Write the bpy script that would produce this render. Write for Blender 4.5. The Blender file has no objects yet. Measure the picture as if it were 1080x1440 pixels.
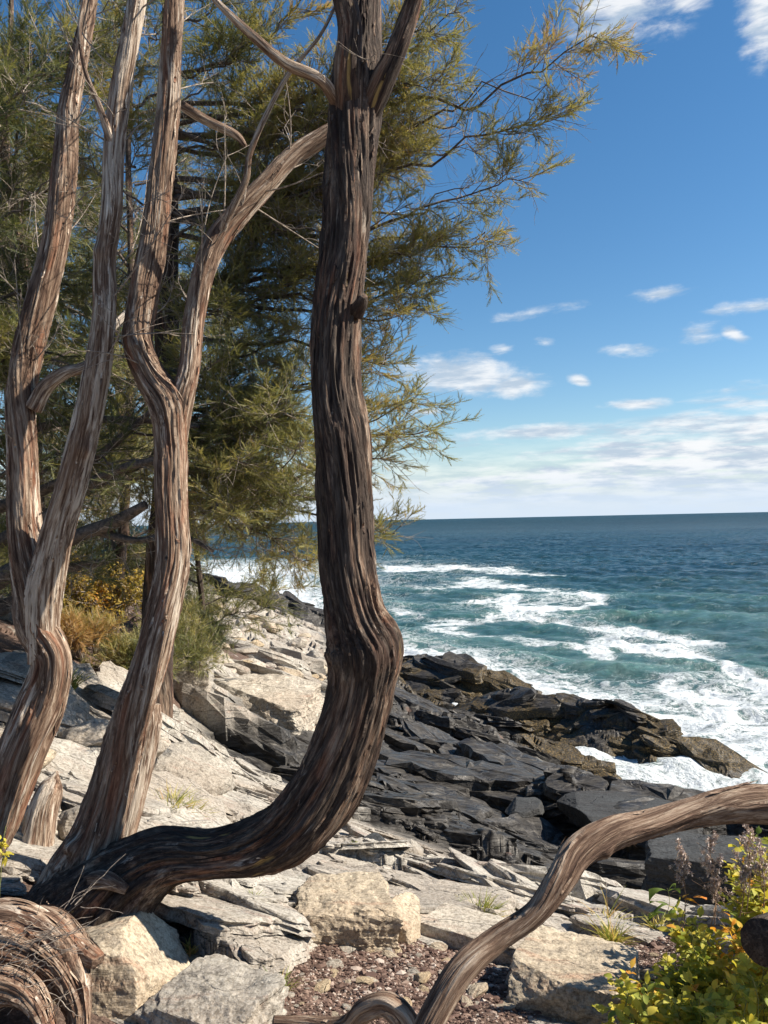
import bpy, math, random
import numpy as np
from mathutils import Matrix, Vector
RNG = np.random.default_rng(7); random.seed(7)
scene = bpy.context.scene
COL = scene.collection
PI = math.pi
Q = 0.75
# ------------------------------------------------------------------ camera
CAMZ = 8.0; FPX = 1109.0; ROLL = 0.0218; PITCH = math.atan(11/FPX)
CAM = np.array([0., 0., CAMZ])
fw = np.array([0, math.cos(PITCH), math.sin(PITCH)])
r0 = np.array([1., 0, 0]); u0 = np.array([0, -math.sin(PITCH), math.cos(PITCH)])
cr = math.cos(ROLL)*r0 - math.sin(ROLL)*u0
cu = math.sin(ROLL)*r0 + math.cos(ROLL)*u0
def ray(px, py):
    d = fw*FPX + cr*(px-540) - cu*(py-720)
    return d/d[1]
def P(px, py, Y):
    return CAM + ray(px, py)*Y
def PP(lst): return np.array([P(*q[:3]) for q in lst])
cd = bpy.data.cameras.new('camera'); cam = bpy.data.objects.new('camera', cd); COL.objects.link(cam)
M = Matrix.Identity(4)
for i in range(3):
    M[i][0] = cr[i]; M[i][1] = cu[i]; M[i][2] = -fw[i]; M[i][3] = CAM[i]
cam.matrix_world = M
cd.sensor_fit = 'VERTICAL'; cd.angle = 2*math.atan(720/FPX); cd.clip_start = .05; cd.clip_end = 60000
scene.camera = cam
scene.view_settings.view_transform = 'Standard'; scene.view_settings.look = 'None'
scene.view_settings.gamma = 1; scene.view_settings.exposure = 1.0
scene.cycles.max_bounces = 6; scene.cycles.transparent_max_bounces = 4
scene.cycles.use_denoising = True
# ------------------------------------------------------------------ noise
def _h(ix, iy, iz=0, seed=0):
    h = (ix.astype(np.int64)*374761393 + iy.astype(np.int64)*668265263 + np.asarray(iz).astype(np.int64)*2147483647*3 + seed*1442695041) & 0xFFFFFFFF
    h = ((h ^ (h >> 13))*1274126177) & 0xFFFFFFFF
    h = ((h ^ (h >> 16))*2246822519) & 0xFFFFFFFF
    return h ^ (h >> 15)
def rnd(ix, iy, seed=0, iz=0): return (_h(ix, iy, iz, seed) & 0xFFFFFF)/float(0x1000000)
def noise2(x, y, seed=0):
    ix = np.floor(x); iy = np.floor(y); fx = x-ix; fy = y-iy
    u = fx*fx*fx*(fx*(fx*6-15)+10); v = fy*fy*fy*(fy*(fy*6-15)+10)
    def g(dx, dy):
        a = rnd(ix+dx, iy+dy, seed)*2*PI
        return np.cos(a)*(fx-dx)+np.sin(a)*(fy-dy)
    a = g(0,0); b = g(1,0); c = g(0,1); d = g(1,1)
    return 1.5*((a*(1-u)+b*u)*(1-v)+(c*(1-u)+d*u)*v)
def noise3(x, y, z, seed=0):
    ix = np.floor(x); iy = np.floor(y); iz = np.floor(z); fx = x-ix; fy = y-iy; fz = z-iz
    s = lambda t: t*t*(3-2*t)
    u, v, w = s(fx), s(fy), s(fz); r = 0
    for dx in (0,1):
        for dy in (0,1):
            for dz in (0,1):
                k = rnd(ix+dx, iy+dy, seed, iz+dz)*2-1
                r = r + k*(u if dx else 1-u)*(v if dy else 1-v)*(w if dz else 1-w)
    return r
def fbm2(x, y, o=4, seed=0, g=.5):
    r = 0; a = 1
    for i in range(o): r = r+a*noise2(x*2**i+i*17.3, y*2**i-i*9.1, seed+i); a *= g
    return r
def voro(x, y, seed=0, jit=.9):
    ix = np.floor(x); iy = np.floor(y)
    f1 = np.full(x.shape, 9.); f2 = f1.copy(); r1 = np.zeros(x.shape); r2 = r1.copy(); r3 = r1.copy(); ox = r1.copy(); oy = r1.copy()
    for dx in (-1,0,1):
        for dy in (-1,0,1):
            cx = ix+dx; cy = iy+dy
            px = cx+.5+jit*(rnd(cx,cy,seed)-.5); py = cy+.5+jit*(rnd(cx,cy,seed+1)-.5)
            qx = x-px; qy = y-py
            d = np.maximum(np.abs(qx), np.abs(qy))*.6+np.hypot(qx,qy)*.4
            m = d < f1
            f2 = np.where(m, f1, np.minimum(f2, d)); f1 = np.where(m, d, f1)
            r1 = np.where(m, cx, r1); r2 = np.where(m, cy, r2)
            ox = np.where(m, qx, ox); oy = np.where(m, qy, oy)
    return f2-f1, rnd(r1,r2,seed+2), rnd(r1,r2,seed+3), rnd(r1,r2,seed+4), ox, oy
def sstep(a, b, x):
    t = np.clip((x-a)/(b-a), 0, 1); return t*t*(3-2*t)
class TPS:
    def __init__(s, pts, vals, sm=1e-3):
        p = s.map(np.array(pts, float)); s.p = p; n = len(p)
        K = s.k(np.linalg.norm(p[:,None]-p[None], axis=2)) + np.eye(n)*sm
        A = np.zeros((n+3, n+3)); A[:n,:n] = K; A[:n,n] = 1; A[:n,n+1:] = p; A[n,:n] = 1; A[n+1:,:n] = p.T
        s.w = np.linalg.solve(A, np.concatenate([np.array(vals, float), [0,0,0]]))
    @staticmethod
    def map(p):
        r = np.hypot(p[...,0], p[...,1]+3.0); th = np.arctan2(p[...,0], p[...,1]+3.0)
        return np.stack([np.log(r)*1.0, th*1.0], -1)
    @staticmethod
    def k(r): return np.where(r > 0, r*r*np.log(np.maximum(r,1e-9)), 0)
    def __call__(s, x, y):
        q = s.map(np.stack([np.asarray(x, float), np.asarray(y, float)], -1))
        if q[...,0].size < 5000: return s.ev(q)
        if not hasattr(s, 'tab'):
            s.ga = np.linspace(-3, 10, 900); s.gb = np.linspace(-PI, PI, 700)
            A, B = np.meshgrid(s.ga, s.gb, indexing='ij'); s.tab = s.ev(np.stack([A, B], -1))
        a = np.clip((q[...,0]+3)/13*899, 0, 898.999); b = np.clip((q[...,1]+PI)/(2*PI)*699, 0, 698.999)
        i = a.astype(int); j = b.astype(int); a = a-i; b = b-j; t = s.tab
        return (t[i,j]*(1-b)+t[i,j+1]*b)*(1-a)+(t[i+1,j]*(1-b)+t[i+1,j+1]*b)*a
    def ev(s, q):
        out = s.w[-3]+q[...,0]*s.w[-2]+q[...,1]*s.w[-1]
        for i in range(len(s.p)):
            out = out + s.w[i]*s.k(np.hypot(q[...,0]-s.p[i,0], q[...,1]-s.p[i,1]))
        return out
# ------------------------------------------------------------------ objects
def tag(o, label=None, cat=None, group=None, kind=None):
    if label: o['label'] = label
    if cat: o['category'] = cat
    if group: o['group'] = group
    if kind: o['kind'] = kind
    return o
def link(o, parent=None):
    COL.objects.link(o)
    if parent is not None: o.parent = parent
    return o
def empty(name, loc, **kw):
    o = bpy.data.objects.new(name, None); o.location = loc; o.empty_display_size = .1
    link(o); return tag(o, **kw)
def mesh(name, V, F, mat, parent=None, attrs=None, smooth=True, loc=None):
    """V (n,3) ; F list of int arrays each (m,k)"""
    V = np.asarray(V, np.float32)
    if loc is not None: V = V-np.asarray(loc, np.float32)
    elif parent is not None: V = V-np.array(parent.location, np.float32)
    if isinstance(F, np.ndarray): F = [F]
    me = bpy.data.meshes.new(name)
    me.vertices.add(len(V)); me.vertices.foreach_set('co', V.ravel())
    tot = np.concatenate([np.full(len(f), f.shape[1], np.int32) for f in F]) if F else np.zeros(0, np.int32)
    idx = np.concatenate([f.ravel() for f in F]).astype(np.int32)
    me.loops.add(len(idx)); me.loops.foreach_set('vertex_index', idx)
    me.polygons.add(len(tot)); st = np.zeros(len(tot), np.int32); st[1:] = np.cumsum(tot)[:-1]
    me.polygons.foreach_set('loop_start', st); me.polygons.foreach_set('loop_total', tot)
    me.polygons.foreach_set('use_smooth', np.full(len(tot), smooth, bool))
    for k, a in (attrs or {}).items():
        a = np.asarray(a, np.float32)
        if a.ndim == 1:
            at = me.attributes.new(k, 'FLOAT', 'POINT'); at.data.foreach_set('value', a)
        else:
            at = me.attributes.new(k, 'FLOAT_VECTOR', 'POINT'); at.data.foreach_set('vector', a.ravel())
    me.update(); me.validate()
    if mat: me.materials.append(mat)
    o = bpy.data.objects.new(name, me)
    if loc is not None: o.location = loc
    link(o, parent)
    return o
def gridfaces(nr, nc, wrap=False):
    i = np.arange(nr-1)[:,None]*nc; j = np.arange(nc if wrap else nc-1)[None]; k = (j+1) % nc
    return np.stack([i+j, i+k, i+nc+k, i+nc+j], -1).reshape(-1,4)
# ------------------------------------------------------------------ node helper
class NT:
    def __init__(s, tree): s.t = tree; s.n = tree.nodes; s.l = tree.links
    def inp(s, sock, v):
        if v is None: return
        if isinstance(v, bpy.types.NodeSocket): s.l.new(v, sock)
        elif isinstance(v, (tuple, list)):
            if sock.type == 'RGBA' and len(v) == 3: v = (*v, 1)
            sock.default_value = v
        else: sock.default_value = v
    def node(s, typ, outs=0, ins=None, **kw):
        n = s.n.new(typ)
        for k, v in kw.items(): setattr(n, k, v)
        for k, v in (ins or {}).items(): s.inp(n.inputs[k], v)
        return n if outs is None else n.outputs[outs]
    def m(s, op, a, b=None, c=None, clamp=False):
        n = s.n.new('ShaderNodeMath'); n.operation = op; n.use_clamp = clamp
        s.inp(n.inputs[0], a); s.inp(n.inputs[1], b); s.inp(n.inputs[2], c); return n.outputs[0]
    def vm(s, op, a, b=None, out=0):
        n = s.n.new('ShaderNodeVectorMath'); n.operation = op
        s.inp(n.inputs[0], a); s.inp(n.inputs[1], b); return n.outputs[out]
    def noise(s, vec, scale, detail=3, rough=.55, dist=0, typ='FBM', out=0):
        return s.node('ShaderNodeTexNoise', out, {'Vector': vec, 'Scale': scale, 'Detail': detail, 'Roughness': rough, 'Distortion': dist}, noise_type=typ)
    def map(s, vec, scale=(1,1,1), rot=(0,0,0), loc=(0,0,0)):
        return s.node('ShaderNodeMapping', 0, {'Vector': vec, 'Scale': scale, 'Rotation': rot, 'Location': loc})
    def rng(s, v, a, b, c=0., d=1., smooth=True):
        return s.node('ShaderNodeMapRange', 0, {'Value': v, 'From Min': a, 'From Max': b, 'To Min': c, 'To Max': d}, interpolation_type='SMOOTHSTEP' if smooth else 'LINEAR')
    def mix(s, f, a, b, mode='MIX'):
        n = s.n.new('ShaderNodeMix'); n.data_type = 'RGBA'; n.blend_type = mode
        s.inp(n.inputs[0], f); s.inp(n.inputs[6], a); s.inp(n.inputs[7], b); return n.outputs[2]
    def ramp(s, f, stops):
        n = s.n.new('ShaderNodeValToRGB'); s.inp(n.inputs[0], f); e = n.color_ramp.elements
        while len(e) < len(stops): e.new(.5)
        for q, (p, c) in zip(e, stops): q.position = p; q.color = (*c, 1)
        return n.outputs[0]
    def attr(s, name, out=2): return s.node('ShaderNodeAttribute', out, attribute_name=name)
    def bump(s, h, strength=.5, dist=.01, nrm=None):
        return s.node('ShaderNodeBump', 0, {'Height': h, 'Strength': strength, 'Distance': dist, 'Normal': nrm})
def material(name):
    m = bpy.data.materials.new(name); m.use_nodes = True; nt = NT(m.node_tree)
    for n in list(nt.n): nt.n.remove(n)
    out = nt.n.new('ShaderNodeOutputMaterial'); b = nt.n.new('ShaderNodeBsdfPrincipled')
    nt.l.new(b.outputs[0], out.inputs[0]); nt.out = out; nt.b = b
    return m, nt
def setb(nt, **kw):
    names = {'col': 'Base Color', 'rough': 'Roughness', 'nrm': 'Normal', 'spec': 'Specular IOR Level', 'trans': 'Transmission Weight', 'sub': 'Subsurface Weight'}
    for k, v in kw.items(): nt.inp(nt.b.inputs[names[k]], v)
# ------------------------------------------------------------------ light and sky
SUN_AZ = math.radians(93); SUN_EL = math.radians(40)    # azimuth clockwise from +Y
sl = bpy.data.lights.new('sun', 'SUN'); sl.energy = 5.0; sl.angle = math.radians(.53); sl.color = (1, .915, .79)
so = bpy.data.objects.new('sun', sl); link(so)
sd = Vector((math.sin(SUN_AZ)*math.cos(SUN_EL), math.cos(SUN_AZ)*math.cos(SUN_EL), math.sin(SUN_EL)))
so.rotation_euler = sd.to_track_quat('Z', 'Y').to_euler(); so.location = (20, 0, 40)
w = bpy.data.worlds.new('World'); scene.world = w; w.use_nodes = True
nt = NT(w.node_tree)
for n in list(nt.n): nt.n.remove(n)
wo = nt.n.new('ShaderNodeOutputWorld')
sky = nt.node('ShaderNodeTexSky', 0, sky_type='NISHITA', sun_disc=False, sun_elevation=SUN_EL, sun_rotation=SUN_AZ, altitude=0, air_density=1.0, dust_density=.2, ozone_density=2.0)
sky = nt.node('ShaderNodeHueSaturation', 0, {'Color': sky, 'Saturation': 1.28, 'Value': 1.16, 'Hue': .498})
bg1 = nt.node('ShaderNodeBackground', 0, {'Color': sky, 'Strength': .060})
g = nt.node('ShaderNodeTexCoord', 0)
sep = nt.node('ShaderNodeSeparateXYZ', None, {0: g}); X, Yy, Z = sep.outputs
az = nt.m('ARCTAN2', X, Yy); el = nt.m('ARCSINE', Z)
def azel(px, py):
    d = ray(px, py); return math.atan2(d[0], d[1]), math.asin(d[2]/np.linalg.norm(d))
comb = nt.node('ShaderNodeCombineXYZ', 0, {0: az, 1: nt.m('MULTIPLY', el, 2.6), 2: 0.0})
warp = nt.noise(comb, 7, 3)
n1 = nt.noise(comb, 16, 7, .62, .25); n2 = nt.noise(nt.map(comb, (1,2.2,1), loc=(3,1,0)), 9, 7, .6, .3)
mask = None
for (px, py, rx, ry, st, tilt) in [(650,528,112,40,1.15,.05),(725,543,70,22,.95,.0),(880,5,120,60,.8,.1),(965,-5,50,35,.7,0),(1075,15,45,85,.85,0),(708,491,28,11,.66,0),(817,536,24,13,.95,.25),(895,569,62,12,.72,-.02),
        (1033,470,26,13,.95,.4),(1022,549,62,13,.6,-.1),(740,441,130,13,.5,-.05),(930,413,55,16,.6,0),(985,468,45,22,.6,0),(600,579,45,8,.66,0),(880,492,85,14,.6,.1),(1050,430,70,14,.5,0),(766,483,25,14,.55,0),
        (760,608,200,16,.82,-.03),(900,606,140,20,.7,0),(980,600,80,14,.8,-.15), (700,625,140,9,.5,0)]:
    a, e = azel(px, py); sx = rx/FPX; sy = ry/FPX
    da = nt.m('SUBTRACT', az, a); de = nt.m('ADD', nt.m('SUBTRACT', el, e), nt.m('MULTIPLY', da, tilt))
    q = nt.m('SQRT', nt.m('ADD', nt.m('POWER', nt.m('ABSOLUTE', nt.m('DIVIDE', da, sx)), 2), nt.m('POWER', nt.m('ABSOLUTE', nt.m('DIVIDE', de, sy)), 2)))
    v = nt.m('MULTIPLY', nt.m('SUBTRACT', 1.0, q, clamp=True), st*1.25)
    mask = v if mask is None else nt.m('MAXIMUM', mask, v)
dn = nt.m('ADD', mask, nt.m('MULTIPLY', nt.m('SUBTRACT', n1, .55), 1.9))
c1 = nt.m('MULTIPLY', nt.rng(dn, .1, .9), nt.rng(mask, 0, .25))
# cloud bank over the horizon
top = nt.m('ADD', nt.m('MULTIPLY', nt.m('ADD', az, 0.02), .21), .045)
top = nt.m('MAXIMUM', nt.m('MINIMUM', top, .15), .045)
rel = nt.m('DIVIDE', nt.m('SUBTRACT', top, el), .05)
b0 = nt.rng(nt.m('ADD', rel, nt.m('MULTIPLY', nt.m('SUBTRACT', n2, .5), 2.6)), -.1, .8)
base = nt.rng(nt.m('SUBTRACT', .055, el), -.02, .05)
low = nt.rng(el, .0, .045, .55, 1.)
streak = nt.noise(nt.map(comb, (1,7,1), loc=(5,2,0)), 7, 6, .6, .4)
b1 = nt.m('MULTIPLY', b0, nt.rng(nt.m('ADD', nt.m('MULTIPLY', streak, .6), nt.m('MULTIPLY', n1, .45)), .36, .56, .45, 1.))
b2 = nt.m('MAXIMUM', nt.m('MULTIPLY', base, .72), nt.m('MULTIPLY', nt.rng(el, .11, .01), .96))
cl = nt.m('MAXIMUM', nt.m('MULTIPLY', c1, .92), nt.m('MAXIMUM', b1, b2), clamp=True)
shade = nt.noise(nt.map(comb, (1,2.,1), loc=(.02,.07,0)), 14, 5, .6)
cc = nt.mix(nt.rng(shade, .38, .62), (.50,.60,.72), (.90,.92,.94))
cc = nt.mix(nt.rng(el, 0, .07), (.66,.77,.90), cc)
bg2 = nt.node('ShaderNodeBackground', 0, {'Color': cc, 'Strength': .53})
mx = nt.node('ShaderNodeMixShader', 0, {0: cl, 1: bg1, 2: bg2}); nt.l.new(mx, wo.inputs[0])
# ------------------------------------------------------------------ terrain heights
cp = [(0,1440,2.6),(300,1440,2.75),(600,1440,2.9),(900,1440,3.0),(1080,1440,2.8),(100,1350,2.95),(350,1350,3.2),(520,1360,3.35),(700,1350,3.55),(950,1350,3.6),(1080,1330,3.2),
 (150,1270,3.4),(350,1280,3.8),(560,1270,4.1),(750,1290,4.3),(900,1300,4.4),(200,1180,4.3),(430,1200,4.9),(560,1200,5.2),(650,1225,5.15),(750,1255,5.0),(860,1285,4.7),(1000,1290,4.4),
 (600,1140,7.6),(800,1290,6.4),(700,1235,6.6),(1050,1270,6.6),(450,1120,8),(600,1115,9.5),(750,1180,9.4),(950,1215,9),(300,1050,8),(450,1050,11),(600,1060,14),(750,1095,15.5),(850,1130,18),(1000,1150,17.5),
 (200,960,9),(300,950,12),(400,950,16),(500,980,20),(600,1000,23),(300,880,22),(400,890,28),(480,910,33),(545,945,36),(300,850,32),(380,860,40),(430,885,45),
 (100,850,12),(200,850,18),(100,950,7),(0,900,7),(0,1000,5.5),(0,1100,4.5),(0,1200,3.8),(100,1100,5),(200,1080,6)]
pts = [P(*c) for c in cp]
xy = [(p[0], p[1]) for p in pts]; zv = [p[2] for p in pts]
for x, y, z in [(12.5,21,-.9),(20,15,-1.5),(8,27,-1.6),(3,34,-1.2),(10,40,-3),(0,60,-3),(-2,50,-1.6),(20,30,-3),(40,20,-4),(30,60,-5),(-4,75,-4),(-15,90,-3),(60,60,-6),(0,90,-5),(10.5,18,-.3),(14,12,2.0),(9,12,3.2),(12,6,4.6),(25,2,3),
                (-15,20,7.9),(-25,40,6.5),(-26,62,3),(-8,10,7.4),(-10,5,7.6),(-5,2,6.9),(-3,0,6.6),(0,0,6.4),(3,0,6.2),(3,2,6.1),(5,3,5.9),(-1,-3,6.7),(5,-3,6.3),(-10,-10,8),(20,-10,6),(-50,0,12),(-50,50,9),(-60,90,4),(-30,-40,11),(40,-40,8),(0,200,-12),(100,100,-12),(-60,160,-6)]:
    xy.append((x, y)); zv.append(z)
BASE = TPS(xy, zv, 2e-3)
SA = math.radians(-31); UX, UY = math.cos(SA), math.sin(SA); VX, VY = -UY, UX    # strike and across-strike
def spine(lst): return PP(lst)
RIDGES = [  # spine, front slope, back slope, end slope
 (spine([(440,1143,7.4),(560,1122,7.5),(650,1166,7.0),(720,1208,6.4),(800,1240,6.0)]), .75, .5, 1.3),
 (spine([(540,1090,10.8),(700,1112,9.8),(790,1103,9.2),(860,1140,8.9),(960,1165,8.5),(1100,1182,8.2)]), 2.4, .4, 1.0),
 (spine([(470,1062,12.5),(560,1028,14.5),(640,1055,14),(700,1085,13),(750,1105,12)]), .9, .5, .9),
 (spine([(440,1000,17),(560,985,20),(640,1012,20),(700,1035,19.5)]), .8, .5, .8),
 (spine([(215,1010,7.3),(300,1040,7.8),(400,1075,8.2),(450,1095,8.0)]), 1.0, .5, 1.1),
 (spine([(215,955,8.6),(290,1000,9.6),(380,1045,10.2),(430,1060,10.4)]), .8, .5, 1.0),
]
def ridge_h(x, y, R):
    S, sf, sb, se = R; best = np.full(x.shape, -99.)
    for a, b in zip(S[:-1], S[1:]):
        dx, dy = b[0]-a[0], b[1]-a[1]; L = math.hypot(dx, dy); dx /= L; dy /= L
        t = (x-a[0])*dx+(y-a[1])*dy; tc = np.clip(t, 0, L)
        ex = (x-a[0])-tc*dx; ey = (y-a[1])-tc*dy
        dist = np.hypot(ex, ey); side = dx*ey-dy*ex     # + = away / up-left
        n = noise2(x*.9, y*.9, 31)*.25
        zc = a[2]+(b[2]-a[2])*tc/L+n*.8
        sl_ = np.where(side < 0, sf, sb); endf = np.abs(t-tc)/np.maximum(dist, 1e-6)
        h = zc-dist*(sl_*(1-endf)+se*endf)
        best = np.maximum(best, h)
    return best
NEARR = TPS([(0,3),(1,5),(-2,5),(3,4),(0,8),(4,7),(0,14),(-6,14),(5,20),(-8,40),(0,-5),(20,10),(-30,20),(30,60)], [.3,.34,.34,.36,.7,.7,1.,.8,1.,.9,.3,.8,.8,.9], .01)
soil_pts = []
def soil_mask(x, y):
    m = 0
    for px, py, Y, r in [(520,1375,3.25,.62),(630,1370,3.3,.6),(500,1420,2.95,.5),(640,1420,3.0,.5),(700,1410,3.1,.3),(900,1370,3.5,.35),(960,1330,3.8,.35),(860,1330,4.0,.22),(1000,1400,3.1,.5),(270,1335,3.35,.18),(60,1250,3.2,.4),(40,1400,2.6,.5),(130,1180,4.1,.35),(250,1130,5.2,.25),(60,930,7.5,1.2),(130,900,9,1.5),(230,890,12,1.5),(150,830,16,5)]:
        c = P(px, py, Y); d = np.hypot(x-c[0], y-c[1])/r
        m = np.maximum(m, 1-d)
    m = np.maximum(m, sstep(.5, 1.5, -(y-1.5)))
    return sstep(.0, .5, m+.35*fbm2(x*3, y*3, 3, 77))
def detail(x, y, amp=1.0, soil=0.):
    """fractured, tilted strata: long slabs along the strike with joints across it"""
    wx = fbm2(x*.55, y*.55, 3, 5)*.45; wy = fbm2(x*.55+9, y*.55, 3, 6)*.45
    u = x*UX+y*UY+wx; v = x*VX+y*VY+wy
    h = 0
    for (Lu, Lv, A, tl, sd_, ck) in [(2.9,1.25,.30,.30,11,.05),(1.15,.42,.105,.11,21,.03),(.5,.17,.036,.04,41,.015)]:
        e, r1, r2, r3, ox, oy = voro(u/Lu, v/Lv, sd_)
        h = h + A*((r1-.5) - (r2*.9+.25)*tl/.3*oy*1.1 + (r3-.5)*.5*ox) - ck*(1-sstep(0, .3, e))
        u = u+.03*Lu*noise2(x/Lu*2, y/Lu*2, sd_+7)
    # thin laminae
    fr = v/.16+1.3*noise2(u*.7, v*1.1, 91)+.3*noise2(u*4, v*4, 92); f = fr-np.floor(fr)
    lam = (rnd(np.floor(fr), np.floor(u/.9+rnd(np.floor(fr), np.floor(fr)*0, 5)*3), 93))
    h = h + .03*(sstep(0,.12,f)*(1-f))*(.3+1.2*lam)
    g = .05*fbm2(x*1.7, y*1.7, 5, 61)+.012*fbm2(x*14, y*14, 3, 62)
    return amp*h*(1-.92*soil)+g*(1-.4*soil)
def H(x, y, full=True):
    x = np.asarray(x, float); y = np.asarray(y, float)
    b = BASE(x, y)
    for R in RIDGES:
        r = ridge_h(x, y, R); k = .12
        b = np.where(r > b-k, np.maximum(b, r)+np.maximum(0, k-np.abs(r-b))**2/(4*k), b)
    if not full: return b
    s = soil_mask(x, y)
    return b + detail(x, y, np.clip(NEARR(x, y), .3, 1.9), s)
def G(px, py, y0=1.5, y1=90):
    """where the ray through a point of the photograph meets the land"""
    ys = np.exp(np.linspace(math.log(y0), math.log(y1), 700)); r = ray(px, py)
    h = H(r[0]*ys, ys); z = CAMZ+r[2]*ys; k = np.nonzero(z < h)[0]
    i = k[0] if len(k) else 0
    return np.array([r[0]*ys[i], ys[i], h[i]])
def bed(x, y, z, nr, nc, wrap=True):
    """pull the steep faces in and out along the bedding, so that risers are layered instead of sheer"""
    P_ = np.stack([x, y, z], -1)
    du = np.roll(P_, -1, 1)-np.roll(P_, 1, 1); dr = np.gradient(P_, axis=0)
    n = np.cross(dr, du); n /= np.linalg.norm(n, axis=-1, keepdims=True)+1e-9
    n = np.where(n[...,2:3] < 0, -n, n)
    st = sstep(.85, .45, n[...,2])
    v = x*VX+y*VY; u = x*UX+y*UY
    zb = z+.22*v+.12*noise2(u*.8, v*.8, 201)+.02*noise2(u*5, v*5, 202)
    d = 0
    for L, A in ((.34,.085),(.12,.04),(.045,.014)):
        k = np.floor(zb/L); f = zb/L-k; r = rnd(k, np.floor(u/(L*22)+rnd(k, k*0, 7)*4), 203)
        d = d+A*((r-.5)*2*sstep(0,.12,f)*sstep(1,.9,f))
    d = d*st*np.clip(NEARR(x,y), .35, 1.5)*(1-soil_mask(x, y))
    P_[...,0] += n[...,0]*d; P_[...,1] += n[...,1]*d
    return P_
def slabs(px, py, pz, la, lb, tk, dip=-.12, dj=.10, yaw=0., yj=.25, ns=26, rng=RNG, rough=.05, slope=None):
    n = len(px); th = np.linspace(0, 2*PI, ns, endpoint=False)[None]+rng.uniform(-.05,.05,(n,ns))
    r = np.full((n, ns), 1.25)
    for i in range(8):
        ti = (i+rng.uniform(-.36,.36,(n,1)))*PI/4; d = rng.uniform(.66,1.08,(n,1))
        if i % 2: d = d*1.12
        c = np.cos(th-ti); r = np.where(c > .15, np.minimum(r, d/np.maximum(c,.15)), r)
    r = r*(1+.035*rng.normal(size=(n,ns)))
    ca, sa = np.cos(th), np.sin(th)
    # rings: inner tops, rim, chamfer, layered riser, foot
    levels = [(.34,0.,1),(.7,0.,1),(.95,0.,1),(1.0,-.10,0),(1.02,-.32,0),(.985,-.36,0),(1.04,-.62,0),(1.0,-.66,0),(1.07,-1.,0)]
    rings = []
    bump_ = rough*tk[:,None]*2
    for (f, h, top) in levels:
        jit = 0 if top else rng.normal(size=(n,1))*.02
        rr_ = r*(f+jit)*(1+(0 if top else .012)*rng.normal(size=(n,ns)))
        z = h*tk[:,None]*(1+.12*rng.normal(size=(n,1)))+bump_*rng.normal(size=(n,ns))*(.35 if top else .5)
        rings.append(np.stack([rr_*ca*la[:,None], rr_*sa*lb[:,None], z+0*rr_], -1))
    cen = np.stack([np.zeros(n), np.zeros(n), bump_[:,0]*.3*rng.normal(size=n)], -1)[:,None]
    L_ = np.concatenate([cen]+rings, 1)
    a = SA+yaw+rng.normal(size=n)*yj; dv = dip+rng.normal(size=n)*dj; du = rng.normal(size=n)*dj*.6
    if slope is not None: du = du+slope[0]; dv = dv+slope[1]
    z = L_[...,2]+L_[...,1]*dv[:,None]+L_[...,0]*du[:,None]
    X = px[:,None]+L_[...,0]*np.cos(a)[:,None]-L_[...,1]*np.sin(a)[:,None]
    Y = py[:,None]+L_[...,0]*np.sin(a)[:,None]+L_[...,1]*np.cos(a)[:,None]
    V = np.stack([X, Y, pz[:,None]+z], -1); m = 1+ns*len(levels)
    k = np.arange(ns); k2 = (k+1) % ns
    tri = np.stack([np.zeros(ns, int), 1+k, 1+k2], -1)
    quad = np.concatenate([np.stack([1+i*ns+k, 1+(i+1)*ns+k, 1+(i+1)*ns+k2, 1+i*ns+k2], -1) for i in range(len(levels)-1)])
    off = (np.arange(n)*m)[:,None,None]
    return V.reshape(-1,3), [(quad[None]+off).reshape(-1,4), (tri[None]+off).reshape(-1,3)]
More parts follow.
